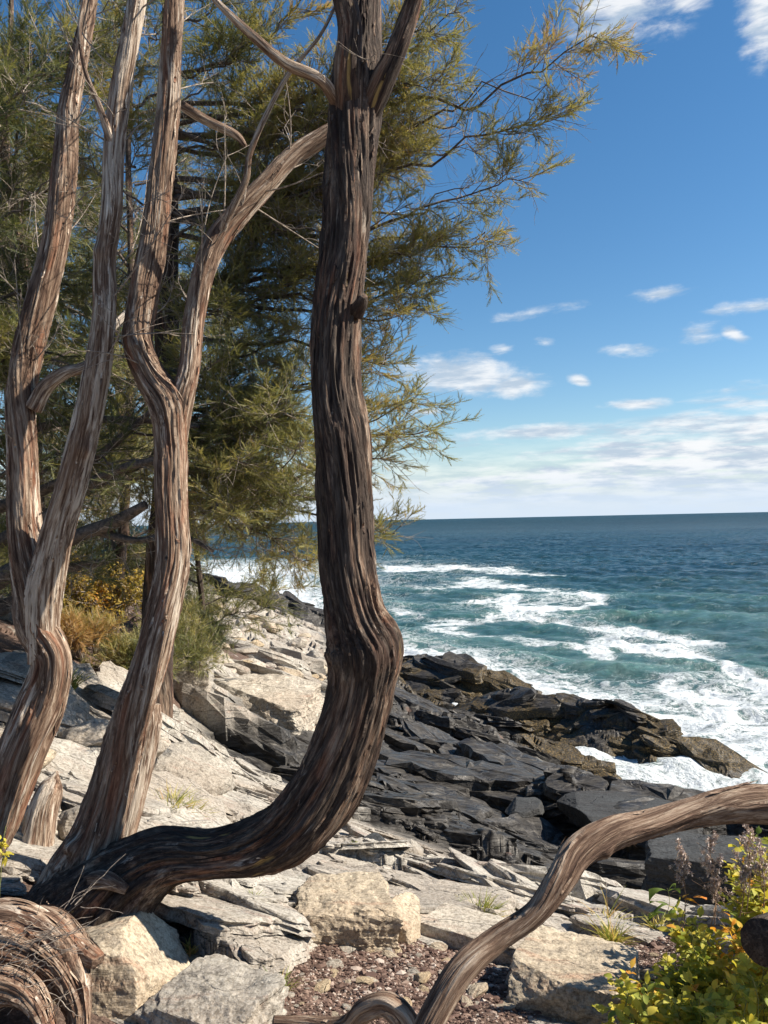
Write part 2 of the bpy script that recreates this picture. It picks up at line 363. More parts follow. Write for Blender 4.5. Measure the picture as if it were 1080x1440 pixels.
# ------------------------------------------------------------------ rock material
def rock_mat(name, tone=0., warm=0., dark=None, lich=.3, obj=True, ckw=.4):
    m, nt = material(name)
    co = nt.node('ShaderNodeTexCoord', 3) if obj else nt.node('ShaderNodeNewGeometry', 0)
    st = nt.map(co, (.5, 3.6, 3.6), (math.radians(-20), 0, math.radians(31)))
    big = nt.noise(co, 1.1, 4, .6); mid = nt.noise(co, 5, 6, .65, .4); fine = nt.noise(co, 48, 5, .7); stn = nt.noise(st, 6, 7, .7, .5)
    ri = nt.noise(nt.map(st, loc=(3,3,3)), 2.2, 5, .6, 1.2)
    c = nt.ramp(nt.m('ADD', nt.m('MULTIPLY', mid, .5), nt.m('MULTIPLY', stn, .5)), [(.28,(.10,.095,.09)),(.42,(.235,.21,.18)),(.52,(.35,.32,.27)),(.62,(.45,.42,.365)),(.8,(.56,.53,.47))])
    c = nt.mix(nt.m('MULTIPLY', nt.rng(big, .40, .62), .7), c, (.25,.20,.15))
    c = nt.mix(nt.m('MULTIPLY', nt.rng(ri, .56, .70), .6), c, (.25,.145,.10))
    c = nt.mix(nt.m('MULTIPLY', nt.rng(nt.noise(co, 3.3, 5, .7, .8), .6, .74), lich), c, (.30,.31,.22))
    sp = nt.node('ShaderNodeTexVoronoi', 0, {'Vector': co, 'Scale': 90.0}, feature='F1')
    c = nt.mix(nt.m('MULTIPLY', nt.rng(nt.noise(co, 130, 2), .3, .7), .5), c, nt.mix(.5, c, (.75,.73,.68)), )
    c = nt.mix(nt.m('MULTIPLY', nt.rng(fine, .55, .36), .7), c, nt.mix(1, c, (.35,.33,.3), 'MULTIPLY'))
    # fine cracks
    ck = nt.node('ShaderNodeTexVoronoi', 0, {'Vector': nt.vm('ADD', nt.map(st, (.8,1.6,1.6)), nt.vm('MULTIPLY', nt.noise(co, 3, 5, out=1), (.9,.9,.9))), 'Scale': .8}, feature='DISTANCE_TO_EDGE')
    crack = nt.rng(ck, 0., .02, 1., 0.)
    c = nt.mix(nt.m('MULTIPLY', crack, ckw), c, (.07,.06,.05))
    if tone or warm:
        c = nt.mix(1, c, (1+tone+warm, 1+tone+.2*warm, 1+tone-warm), 'MULTIPLY')
    rough = .85
    hb = nt.m('ADD', nt.m('MULTIPLY', stn, 1.), nt.m('ADD', nt.m('MULTIPLY', fine, .22), nt.m('MULTIPLY', crack, -1.5*ckw)))
    if dark is not None:
        wet_shade = nt.attr('wet_shade'); soil = nt.attr('soil'); weed = nt.attr('weed')
        wn = nt.m('ADD', wet_shade, nt.m('MULTIPLY', nt.m('SUBTRACT', mid, .5), .9), clamp=True); wn = nt.rng(wn, .1, .8)
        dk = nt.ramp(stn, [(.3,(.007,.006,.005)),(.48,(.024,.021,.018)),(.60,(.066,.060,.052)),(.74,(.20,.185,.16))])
        c = nt.mix(wn, c, dk)  # blackens damp rock and the painted ledge shade alike
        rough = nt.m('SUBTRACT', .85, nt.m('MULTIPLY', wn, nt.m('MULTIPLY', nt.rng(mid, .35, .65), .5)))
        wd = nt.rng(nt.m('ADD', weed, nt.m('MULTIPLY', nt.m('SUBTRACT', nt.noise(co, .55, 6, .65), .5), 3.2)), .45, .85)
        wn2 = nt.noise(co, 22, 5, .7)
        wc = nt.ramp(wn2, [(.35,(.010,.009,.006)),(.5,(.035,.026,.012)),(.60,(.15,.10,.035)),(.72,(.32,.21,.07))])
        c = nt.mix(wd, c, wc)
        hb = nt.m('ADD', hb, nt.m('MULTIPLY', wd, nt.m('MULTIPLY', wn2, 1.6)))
        sn = nt.noise(co, 60, 6, .75); sc_ = nt.ramp(sn, [(.3,(.025,.016,.012)),(.48,(.085,.052,.038)),(.6,(.16,.105,.078)),(.75,(.34,.27,.21))])
        sm_ = nt.rng(nt.m('ADD', soil, nt.m('MULTIPLY', nt.m('SUBTRACT', nt.noise(co, 14, 5), .5), .8)), .3, .6)
        c = nt.mix(sm_, c, sc_)
        hb = nt.m('ADD', hb, nt.m('MULTIPLY', sm_, nt.m('MULTIPLY', sn, .8)))
    b1 = nt.bump(mid, .35, .06); b2 = nt.bump(hb, .75, .02, b1)
    setb(nt, col=c, rough=rough, nrm=b2, spec=.4)
    return m
M_TERR = rock_mat('bedrock', dark=True, obj=True)
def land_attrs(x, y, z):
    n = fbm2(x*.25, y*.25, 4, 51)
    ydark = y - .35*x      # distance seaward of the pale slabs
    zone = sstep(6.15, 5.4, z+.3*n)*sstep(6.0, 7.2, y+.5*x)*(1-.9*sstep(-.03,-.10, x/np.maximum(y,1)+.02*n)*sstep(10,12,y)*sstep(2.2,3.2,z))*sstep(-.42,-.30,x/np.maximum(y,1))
    wet_shade = np.maximum(zone, sstep(3.0, 2.0, z+.5*n))
    # zone above: algae-black rock plus painted-in shade of ledges below the near slabs
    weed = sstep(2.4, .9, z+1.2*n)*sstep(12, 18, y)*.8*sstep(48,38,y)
    return wet_shade, weed
# radial fan: dense ahead, coarse behind
th = np.concatenate([np.linspace(-PI, -.75, 60)[:-1], np.linspace(-.75, -.5, 100)[:-1], np.linspace(-.5, .5, int(1100*Q))[:-1], np.linspace(.5, .75, 100)[:-1], np.linspace(.75, PI, 61)[:-1]])
rr = np.concatenate([[.05,.3,.6,.9,1.2,1.5], np.exp(np.linspace(math.log(1.8), math.log(80), int(1150*Q))), [90,110,140]])
T, R_ = np.meshgrid(th, rr); gx = R_*np.sin(T); gy = R_*np.cos(T)
hz = H(gx, gy)
far = sstep(60, 78, R_)
hz = hz*(1-far)+np.minimum(hz, BASE(gx,gy))*far
wet_shade, weed = land_attrs(gx, gy, hz); soil = soil_mask(gx, gy)
V = bed(gx, gy, hz, 0, 0).reshape(-1,3)
F = gridfaces(len(rr), len(th), True)
# drop what lies deep below the sea
zf = hz.reshape(-1)[F].max(1); F = F[zf > -1.4]
terr = mesh('ground', V, F[:, ::-1], M_TERR, attrs={'wet_shade': wet_shade.ravel(), 'soil': soil.ravel(), 'weed': weed.ravel()})
tag(terr, kind='structure')
# ------------------------------------------------------------------ sea rocks
def sea_rock(name, sp, sf, sb, se, marg, label, group=None, res=.07, amp=1.0, round_=1.0, wetf=1.0, nsl=120):
    S = PP(sp); lo = S.min(0)-marg; hi = S.max(0)+marg
    xs = np.arange(lo[0], hi[0], res); ys = np.arange(lo[1], hi[1], res*1.3)
    X_, Y_ = np.meshgrid(xs, ys)
    h = ridge_h(X_, Y_, (S, sf, sb, se))
    # round the crest
    h = h - round_*.25*np.exp(-np.maximum(0, 1.2-(S[:,2].max()-h)))*0
    z = h+.75*detail(X_, Y_, amp)+.3*fbm2(X_*.6, Y_*.6, 3, 15)
    wet_shade, weed = land_attrs(X_, Y_, z)
    F = gridfaces(len(ys), len(xs)); zz = z.ravel()
    F = F[zz[F].max(1) > -1.2]
    used = np.unique(F); mp = np.zeros(len(zz), np.int64); mp[used] = np.arange(len(used))
    V = bed(X_, Y_, z, 0, 0).reshape(-1,3)[used]
    c = S.mean(0); c[2] = 0
    ok = np.nonzero((zz > .25))[0]; pk = RNG.choice(ok, nsl)
    f = (S[:,1].mean()/25)
    gy_, gx_ = np.gradient(h, res*1.3, res); gu_ = (gx_*UX+gy_*UY).ravel()[pk]; gv_ = (gx_*VX+gy_*VY).ravel()[pk]
    la = f*np.exp(RNG.normal(size=nsl)*.5)*.62; lb = la*RNG.uniform(.3,.6,nsl); tk = lb*RNG.uniform(.35,.7,nsl)
    V2, F2 = slabs(X_.ravel()[pk], Y_.ravel()[pk], zz[pk]+tk*RNG.uniform(-.25,.12,nsl), la, lb, tk, dip=-.03, dj=.10, ns=22, rough=.09, slope=(np.clip(gu_*.7,-.35,.35), np.clip(gv_*.7,-.35,.35)))
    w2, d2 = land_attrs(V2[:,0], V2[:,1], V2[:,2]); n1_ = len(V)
    o = mesh(name, np.vstack([V, V2]), [np.vstack([mp[F], F2[0]+n1_]), F2[1]+n1_], M_TERR, loc=c, smooth=False, attrs={'wet_shade': np.full(n1_+len(V2), wetf), 'soil': np.zeros(n1_+len(V2)), 'weed': np.concatenate([weed.ravel()[used], d2])})
    return tag(o, label, 'rock', group)
sea_rock('seaweed_rock', [(712,972,30.5),(800,982,29.0),(870,988,27.6),(940,1024,26),(1000,1056,25),(1036,1078,24.6)], .75, .75, .8, 5, 'long sea-soaked rock ridge farthest out on the right, brown seaweed on its back')
sea_rock('seaweed_rock', [(560,1005,25.5),(640,1000,25),(720,1020,24.6),(800,1055,24),(868,1092,23.2)], .6, 1.1, .9, 4, 'dark rock tongue hung with golden seaweed, inshore of the longest sea ridge')
sea_rock('sea_rock', [(575,925,38.5),(650,930,37),(715,955,35.5)], .45, .6, .6, 5, 'low black rock hump just right of the bent trunk, surf behind it', res=.09)
sea_rock('sea_rock', [(255,800,60),(340,822,60),(400,838,60),(452,858,59)], .5, .5, .5, 9, 'grey rock headland running into the surf, far off between the second and third trunks', res=.14, wetf=.75)
# ------------------------------------------------------------------ water
foam_pts = []
def FP(px, py, v, w=0): 
    r = ray(px, py); t = CAMZ/-r[2]; foam_pts.append((r[0]*t, t, v, w))
for q in [(560,738,.0),(800,735,.0),(1075,730,.0),(560,765,.02),(700,765,.08),(900,765,.0),(1075,760,.0),(570,800,.62),(640,800,.62),(720,806,.6),(790,802,.35),(860,812,.0),(1000,800,.0),(1075,800,.0),
  (560,830,.6),(620,815,.55),(660,830,.35),(740,822,.5),(700,845,.7),(770,845,.85),(835,842,.7),(880,850,.0),(960,850,.0),(1075,860,.0),(760,865,.7),(600,850,.55),(650,865,.3),(850,872,.75),(900,882,.7),(940,880,.1),
  (560,880,.6),(640,890,.6),(700,885,.3),(720,905,.4),(760,905,.3),(820,900,.45),(860,920,.25),(930,910,.75),(990,900,.85),(1015,905,.5),(1060,900,.0),(1075,880,.0),(960,935,.5),(1020,945,.55),(1075,970,.85),(1075,940,.2),(1060,915,.2),
  (600,905,.8),(660,915,.85),(740,940,.75),(780,930,.5),(800,960,.8),(860,960,.55),(900,950,.4),(920,985,.7),(980,980,.5),(1000,1010,.7),(960,1010,.95),(1075,1020,.7),(1040,1040,.8),(1075,1060,.8),(1000,1100,.82),(900,1100,.85),(860,1120,.9),(960,1125,.85),(1075,1100,.8),
  (320,790,.85),(380,790,.8),(440,800,.9),(440,850,1.),(400,810,.9),(350,760,.2),(430,765,.2),(300,770,.4),(460,880,1.),(640,975,1.),(700,980,1.),(830,1040,1.),(480,820,.8),(520,860,.7)]: FP(*q)
FOAM = TPS([(a,b) for a,b,_,_ in foam_pts]+[(60,30),(60,10),(20,-10),(14,5),(-80,200),(300,900),(-300,900)], [c for _,_,c,_ in foam_pts]+[.4,.6,.8,.8,.1,0,0], .002)
th = np.linspace(-.95, 1.6, int(1500*Q)); rr = np.concatenate([np.exp(np.linspace(math.log(8), math.log(420), int(1400*Q))), np.exp(np.linspace(math.log(430), math.log(14000), 160))])
T, R_ = np.meshgrid(th, rr); gx = R_*np.sin(T); gy = R_*np.cos(T)
fo = np.clip(FOAM(gx, gy), -.1, 1.25)
su = gx/np.maximum(gy,.1)*FPX; sv = CAMZ/np.maximum(gy,.1)*FPX      # bearing and dip of each point of the water as seen from the headland
fo = fo*(1-.26*sstep(230,170,sv)*sstep(1.05,.85,fo))
for path in [[(545,800),(640,799),(720,803),(790,812)],[(590,826),(680,820),(760,828),(845,843),(800,856),(715,858),(760,870),(850,882),(930,892),(1018,903)],[(560,862),(640,872),(730,866)],[(850,905),(940,912),(1010,930),(1078,966)],[(600,880),(700,895),(790,905),(860,925)],[(940,965),(1000,985),(1078,1010)],[(760,760),(880,757)],[(640,845),(720,842)],[(545,765),(660,762),(760,766)]]:
    q_ = []
    for a_, b_ in path:
        r_ = ray(a_, b_); t_ = CAMZ/-r_[2]; q_.append((r_[0]*FPX, -r_[2]*FPX))
    dm = np.full(gx.shape, 1e9)
    for (ax, ay), (bx, by) in zip(q_[:-1], q_[1:]):
        dx, dy = bx-ax, (by-ay)*1.7; L2 = dx*dx+dy*dy; t_ = np.clip(((su-ax)*dx+(sv-ay)*1.7*dy)/L2, 0, 1)
        dm = np.minimum(dm, np.hypot(su-ax-t_*dx, (sv-ay)*1.7-t_*dy))
    wd_ = .055*np.mean([b for _, b in q_])+3.; dm = dm+wd_*.8*noise2(gx*.12, gy*.12, 33)
    dm = dm+wd_*.7*noise2(gx*.5, gy*.5, 34)
    amp_ = .22 if path[0][1] < 775 else .5
    fo = np.maximum(fo, np.minimum(fo+amp_*np.exp(-(np.maximum(dm,0)/(wd_*.75))**2), .92))
fade = sstep(600, 150, R_)
wz = 0
for L, A, d, s in [(17,.13,4.2,1),(7.5,.12,4.5,2),(3.8,.10,3.9,3),(2.1,.07,4.9,4),(1.3,.04,4.1,5)]:
    k = 2*PI/L; ph = (gx*math.cos(d)+gy*math.sin(d))*k + 2.2*noise2(gx/L*.6, gy/L*.6, s*3)
    a = A*(.35+.9*np.clip(noise2(gx/L*.3+5, gy/L*.3, s+40)+.5, 0, 1.2))
    wz = wz + a*(2*((np.sin(ph)+1)/2)**1.7-1)
wz = wz*fade + .10*fade*fbm2(gx*.45, gy*.45, 4, 70) + .14*sstep(.5,1.1,fo)*fbm2(gx*.9, gy*.9, 5, 71)*sstep(140,60,R_)
teal = np.clip(sstep(130, 45, R_)*.8+.4*sstep(.1,.7,fo), 0, 1)
swell = wz
mw, nt = material('sea_water')
co = nt.node('ShaderNodeTexCoord', 3); f = nt.attr('foam'); tl = nt.attr('teal'); hh = nt.attr('swell')
wv = nt.vm('ADD', co, nt.vm('SCALE', nt.vm('SUBTRACT', nt.noise(co, .5, 4, out=1), (.5,.5,.5)), None))
w1 = nt.noise(nt.map(co, (1,1.35,0), (0,0,.25)), .6, 6, .62, 1.1); w2 = nt.noise(nt.map(co, (1,1.2,0), (0,0,.4)), 2.6, 7, .65, .9)
big = nt.noise(nt.map(co, (.35,1,0), (0,0,.1)), .1, 5, .6, .5)
def ridge(v): return nt.m('SUBTRACT', 1., nt.m('MULTIPLY', nt.m('ABSOLUTE', nt.m('SUBTRACT', v, .5)), 5.))
lace = nt.m('ADD', nt.m('MULTIPLY', ridge(w1), .55), nt.m('MULTIPLY', ridge(w2), .45))
fa = nt.m('ADD', nt.m('MULTIPLY', f, 1.0), nt.m('MULTIPLY', nt.m('SUBTRACT', big, .5), .7))
q = nt.m('ADD', lace, nt.m('MULTIPLY', nt.m('SUBTRACT', fa, 1.), 1.15))
fm = nt.m('MULTIPLY', nt.rng(q, .12, .6), nt.rng(fa, .05, .3))
solid = nt.rng(nt.m('ADD', fa, nt.m('MULTIPLY', nt.m('SUBTRACT', w2, .5), 1.0)), 1.08, 1.5)
fm = nt.m('MAXIMUM', nt.m('MULTIPLY', fm, .78), nt.m('MULTIPLY', solid, nt.rng(w2, .3, .62, .97, .70)), clamp=True)
# whitecaps far out
cap = nt.m('MULTIPLY', nt.rng(nt.noise(nt.map(co, (.25,1,0), (0,0,.08)), .045, 6, .72, .3), .665, .73), .7)
fm = nt.m('MAXIMUM', fm, cap)
deep = nt.mix(nt.rng(nt.noise(nt.map(co, (.3,1,0)), .02, 6, .7), .35, .65), (.006,.030,.046), (.014,.052,.070))
near_ = nt.mix(nt.rng(hh, -.2, .35), (.028,.088,.086), (.07,.165,.14))
wc = nt.mix(tl, deep, near_)
wc = nt.mix(nt.m('MULTIPLY', nt.rng(f, .3, .9), .55), wc, (.17,.27,.26))
col = nt.mix(fm, wc, (.78,.81,.82))
wb = nt.m('ADD', nt.noise(nt.map(co, (1,1.6,0), (0,0,.3)), .9, 7, .68, .3), nt.m('MULTIPLY', fm, .25))
fr = nt.attr('far')
bp = nt.bump(nt.noise(nt.map(co, (.5,1.6,0), (0,0,.1)), .035, 7, .75, .3), nt.m('MULTIPLY', fr, 1.0), 9.0)
bp = nt.bump(wb, .9, .42, bp)
setb(nt, col=col, rough=nt.m('ADD', nt.m('ADD', .14, nt.m('MULTIPLY', fr, .3)), nt.m('MULTIPLY', fm, .6)), nrm=bp, spec=nt.m('SUBTRACT', .42, nt.m('MULTIPLY', fr, .3)))
sea = mesh('sea', np.stack([gx,gy,wz],-1).reshape(-1,3), gridfaces(len(rr), len(th))[:, ::-1], mw, attrs={'foam': fo.ravel(), 'teal': teal.ravel(), 'swell': swell.ravel(), 'far': sstep(3.5, 7.5, np.log(R_)).ravel()})
tag(sea, kind='structure')

# ------------------------------------------------------------------ ledges of the shore
def scatter(n, r0_, r1_, t0, t1, smin, smax, asp, thick, pale=None, sink=(.1,.5), dip=-.14, dj=.09, ns=26, yj=.22, soilmax=.35, rough=.05, dens=None, lmax=1.3, follow=.8):
    r = np.exp(RNG.uniform(math.log(r0_), math.log(r1_), n)); t = RNG.uniform(t0, t1, n); x = r*np.sin(t); y = r*np.cos(t)
    z = H(x, y); k = (soil_mask(x, y) < soilmax) & (z > -.3) & ~((r > 15) & (z < .9) & (x > .5)) & ~((r*smin*2 > .25) & (z < .8))
    if dens is not None: k &= dens(x, y, z)
    x, y, z, r = x[k], y[k], z[k], r[k]; n = len(x)
    la = np.minimum(r*smin*(smax/smin)**(RNG.uniform(0,1,n)**1.7), lmax*RNG.uniform(.6,1.1,n)); lb = la*RNG.uniform(*asp, n); tk = lb*RNG.uniform(*thick, n)
    e_ = .35+.02*r; gu = (H(x+UX*e_, y+UY*e_, False)-H(x-UX*e_, y-UY*e_, False))/(2*e_); gv = (H(x+VX*e_, y+VY*e_, False)-H(x-VX*e_, y-VY*e_, False))/(2*e_)
    slope = (np.clip(gu*follow, -.7, .7), np.clip(gv*follow, -.6, .8))
    return slabs(x, y, z+tk*RNG.uniform(sink[0], sink[1], n)-.0*la, la, lb, tk, dip=dip, dj=dj, ns=ns, yj=yj, rough=rough, slope=slope)
sets = [scatter(950, 2.2, 7.5, -.62, .62, .02, .16, (.32,.72), (.2,.55), sink=(.0,.35), dj=.06, ns=40, yj=.34, rough=.03),
        scatter(2600, 2.2, 9, -.62, .62, .008, .035, (.3,.8), (.25,.6), sink=(.1,.6), yj=.35),
        scatter(1300, 6.5, 40, -.75, .62, .02, .11, (.4,.8), (.35,.7), sink=(-.15,.3), dip=-.06, dj=.09, yj=.34, rough=.07, ns=30),
        scatter(2600, 6.5, 60, -.85, .62, .005, .022, (.45,.9), (.4,.8), sink=(.0,.5), dip=-.05, dj=.15, yj=.4, ns=14, rough=.1, lmax=.6),
        scatter(700, 7, 15, -.36, .3, .03, .11, (.42,.8), (.35,.7), sink=(-.05,.3), dip=-.06, dj=.08, yj=.32, rough=.06, ns=30),
        scatter(500, 3, 40, .62, 1.5, .03, .10, (.3,.6), (.35,.75), ns=14), scatter(400, 3, 30, -1.5, -.75, .03, .10, (.3,.6), (.35,.75), ns=14)]
Vs, q4, q3, o_ = [], [], [], 0
for Vx, Fx in sets:
    Vs.append(Vx); q4.append(Fx[0]+o_); q3.append(Fx[1]+o_); o_ += len(Vx)
V = np.vstack(Vs); wet_shade, weed = land_attrs(V[:,0], V[:,1], V[:,2])
led = mesh('rock_ledges', V, [np.vstack(q4), np.vstack(q3)], M_TERR, smooth=False, attrs={'wet_shade': wet_shade, 'soil': np.zeros(len(V)), 'weed': weed})
tag(led, kind='structure')
# ------------------------------------------------------------------ wood
def catmull(pts, n):
    p = np.array(pts, float); p = np.vstack([2*p[0]-p[1], p, 2*p[-1]-p[-2]])
    seg = np.linalg.norm(np.diff(p[1:-1, :3], axis=0), axis=1); cum = np.concatenate([[0], np.cumsum(seg)])
    t = np.linspace(0, cum[-1], n); k = np.clip(np.searchsorted(cum, t, 'right')-1, 0, len(seg)-1)
    f = ((t-cum[k])/seg[k])[:,None]; a, b, c, d = p[k], p[k+1], p[k+2], p[k+3]
    return .5*(2*b+(c-a)*f+(2*a-5*b+4*c-d)*f*f+(3*b-3*c+d-a)*f**3), t
def frames(C):
    T = np.gradient(C, axis=0); T /= np.linalg.norm(T, axis=1, keepdims=True)
    N = np.zeros_like(T); n = np.cross(T[0], [0.3,1,.1]); n /= np.linalg.norm(n)
    for i in range(len(T)):
        n = n-T[i]*np.dot(n, T[i]); n /= np.linalg.norm(n); N[i] = n
    return T, N, np.cross(T, N)
def wood(pr, ds=.012, nu=110, lobes=.12, fib=.05, twist=.5, seed=0, cap=True, knots=(), peel=0):
    """pr: rows x,y,z,radius -> verts, faces, bark coordinate"""
    L = np.linalg.norm(np.diff(np.array(pr)[:, :3], axis=0), axis=1).sum()
    n = max(4, int(L/ds)); S, t = catmull(pr, n); C = S[:, :3]; R = np.maximum(S[:,3], .002)
    T, N, B = frames(C); th = np.linspace(0, 2*PI, nu, endpoint=False)
    TH, TT = np.meshgrid(th, t); RR = R[:,None]*np.ones_like(TH); RM = np.mean(np.array(pr)[:,3])
    tw = TH+twist*TT+.5*noise2(TT*1.2, TT*0, seed+8); cx, cy = np.cos(tw), np.sin(tw)
    s = seed*7.1
    m = 1+lobes*(noise3(cx*1.3+s, cy*1.3, TT*1.1/max(.4, RM*9), seed)*1.3+.5*noise3(cx*2.6, cy*2.6+s, TT*2.2, seed+1))
    rd = 1-np.abs(noise3(cx*6+s, cy*6, TT*3.2, seed+2)+.35*noise3(cx*11, cy*11, TT*7, seed+6))*2
    rd2 = noise3(cx*15, cy*15+s, TT*7., seed+3); rd3 = noise3(cx*30, cy*30+s, TT*16., seed+4)
    m = m+fib*((rd-.35)*.9+rd2*.7+rd3*.5)
    for (kt, kth, kr, ka) in knots:
        dth = np.angle(np.exp(1j*(TH-kth)))*RR; m = m+ka*np.exp(-((TT-kt*t[-1])**2+dth**2)/kr**2)
    r = RR*m
    V = C[:,None]+r[...,None]*(np.cos(TH)[...,None]*N[:,None]+np.sin(TH)[...,None]*B[:,None])
    bark = np.stack([cx*RR, cy*RR, TT], -1)
    V = V.reshape(-1,3); bk = bark.reshape(-1,3); F = [gridfaces(n, nu, True)]
    if cap:
        V = np.vstack([V, C[0], C[-1]]); bk = np.vstack([bk, [0,0,-.01], [0,0,t[-1]+.01]])
        k = np.arange(nu); k2 = (k+1) % nu; o = len(V)
        F.append(np.stack([k2, k, np.full(nu, o-2)], -1)); F.append(np.stack([(n-1)*nu+k, (n-1)*nu+k2, np.full(nu, o-1)], -1))
    if peel:
        rg = np.random.default_rng(seed+500); i0 = rg.integers(2, n-8, peel); Ls = rg.uniform(.03,.16,peel)*(.6+rg.uniform(0,1,peel)**3*1.4); th0 = rg.uniform(0,2*PI,peel); k_ = 9; Ls = np.minimum(Ls, np.mean(R)*3.5+.02)
        u = np.linspace(0,1,k_)[None]; tt = t[i0][:,None]+Ls[:,None]*u; fi = np.interp(tt.ravel(), t, np.arange(n)).reshape(tt.shape); ii = np.clip(fi.astype(int), 0, n-1)
        th_ = th0[:,None]-twist*(tt-t[i0][:,None])+.12*rg.normal(size=(peel,1))*u; jj = (np.round(th_/(2*PI)*nu).astype(int)) % nu
        rad = r[ii, jj]+.0015+rg.uniform(0,.018,(peel,1))*np.abs(u-rg.uniform(.1,.9,(peel,1)))**2*1.6
        wdt = rg.uniform(.0015,.0065,(peel,1))*np.sin(PI*(.08+.86*u))/np.maximum(rad,.01)
        E = []
        for sg in (-1,1):
            a_ = th_+sg*wdt; E.append(C[ii]+rad[...,None]*(np.cos(a_)[...,None]*N[ii]+np.sin(a_)[...,None]*B[ii]))
        PV = np.stack(E, 2).reshape(-1,3); ob = rg.uniform(-.3,.3,(peel,1,1,1))
        a_ = th_+twist*tt; pb = np.stack([np.cos(a_)*rad, np.sin(a_)*rad, tt], -1)[:,:,None]*np.ones((1,1,2,1))+ob
        pf = gridfaces(k_, 2)[None]+(np.arange(peel)*k_*2)[:,None,None]+len(V)
        V = np.vstack([V, PV]); bk = np.vstack([bk, pb.reshape(-1,3)]); F = [np.vstack([F[0], pf.reshape(-1,4)])]+F[1:]
    return V, F, bk
def merge(parts):
    Vs, q, t3, bs, o = [], [], [], [], 0
    for V, F, b in parts:
        Vs.append(V); bs.append(b)
        for f in F: (q if f.shape[1] == 4 else t3).append(f+o)
        o += len(V)
    return np.vstack(Vs), [np.vstack(x) for x in (q, t3) if x], np.vstack(bs)
def bark_mat(name, dark=.5, red=.3, pale=.3, yellow=0.):
    m, nt = material(name)
    b = nt.attr('bark', 1)
    v1 = nt.map(b, (1,1,.075)); v2 = nt.map(b, (1,1,.04)); v3 = nt.map(b, (1,1,.25))
    f1 = nt.noise(v1, 85, 8, .72, .9); f2 = nt.noise(v2, 30, 6, .62, 1.0); f3 = nt.noise(v1, 260, 3, .6); pt = nt.noise(v3, 13, 5, .65, .6)
    c = nt.ramp(nt.m('ADD', nt.m('MULTIPLY', f1, .55), nt.m('MULTIPLY', f2, .45)), [(.32,(.016,.009,.006)),(.43,(.085,.048,.032)),(.50,(.20,.13,.088)),(.57,(.37,.28,.205)),(.68,(.60,.50,.40))])
    rd = nt.rng(nt.m('ADD', nt.m('MULTIPLY', nt.noise(nt.map(b, (1,1,.08), loc=(2,1,3)), 22, 5, .6, .5), .6), nt.m('MULTIPLY', pt, .4)), .62-.25*red, .72-.2*red)
    c = nt.mix(nt.m('MULTIPLY', rd, .75), c, nt.ramp(f1, [(.3,(.06,.022,.012)),(.5,(.24,.10,.055)),(.7,(.42,.22,.13))]))
    dk = nt.rng(nt.m('ADD', nt.m('MULTIPLY', nt.noise(nt.map(b, (1,1,.12), loc=(7,1,1)), 14, 6, .7, .3), .75), nt.m('MULTIPLY', f2, .25)), .68-.36*dark, .74-.30*dark)
    c = nt.mix(nt.m('MULTIPLY', dk, .86), c, nt.ramp(f1, [(.35,(.006,.005,.005)),(.55,(.035,.026,.022)),(.72,(.12,.09,.07))]))
    pl = nt.rng(nt.m('ADD', nt.m('MULTIPLY', nt.noise(nt.map(b, (1,1,.1), loc=(1,6,2)), 17, 5, .6, .3), .7), nt.m('MULTIPLY', f1, .3)), .70-.3*pale, .78-.28*pale)
    c = nt.mix(nt.m('MULTIPLY', pl, .8), c, nt.ramp(f1, [(.3,(.30,.24,.18)),(.5,(.60,.51,.41)),(.7,(.78,.70,.59))]))
    if yellow:
        yl = nt.rng(nt.noise(nt.map(b, (1,1,.09), loc=(5,5,5)), 18, 4, .6), .70-yellow, .76-yellow)
        c = nt.mix(nt.m('MULTIPLY', yl, .8), c, (.42,.28,.10))
    h = nt.m('ADD', nt.m('ADD', f1, nt.m('MULTIPLY', f2, 1.2)), nt.m('MULTIPLY', f3, .35))
    setb(nt, col=c, rough=.82, nrm=nt.bump(h, .9, .012), spec=.25)
    return m
BK_A = bark_mat('cedar_bark_dark', .76, .5, .30, .03); BK_B = bark_mat('cedar_bark_brown', .36, .45, .55); BK_C = bark_mat('cedar_bark_pale', .16, .3, .75)
BK_D = bark_mat('driftwood_grey', .15, .02, .25); BK_R = bark_mat('root_bark', .3, .5, .25)
def wpx(rows):
    """rows px,py,Y,width in photo pixels -> x,y,z,radius"""
    out = []
    for px, py, Y, w in rows:
        p = P(px, py, Y); out.append([p[0], p[1], p[2], w*.465/FPX*Y])
    return out
def wobj(name, specs, mat, parent=None, **kw):
    loc = kw.pop('loc', None)
    parts = [wood(wpx(s[0]), **s[1]) for s in specs]
    V, F, b = merge(parts)
    return mesh(name, V, F, mat, parent, attrs={'bark': b}, loc=loc)
base = P(130, 1300, 3.25)
ced = empty('cedar_tree', base, label='gnarled cedar in the foreground, its thick trunk bent like a J over the rocks', cat='tree')
YA = 3.2
A = [(75,1385,3.25,190),(118,1308,3.22,190),(165,1250,3.2,130),(232,1206,3.18,84),(300,1200,3.15,66),(360,1188,3.12,80),(415,1160,3.1,96),(460,1105,3.1,100),(490,1035,3.1,92),(508,965,3.1,92),(513,912,3.1,106),(500,865,3.1,84),(490,800,3.12,76),(486,700,3.15,78),(483,620,3.16,78),(472,540,3.18,72),(472,450,3.2,70),(480,360,3.22,70),(487,270,3.24,72),(493,190,3.26,76),(500,120,3.28,76),(505,60,3.3,60),(508,0,3.32,52),(512,-80,3.36,46),(520,-220,3.45,36)]
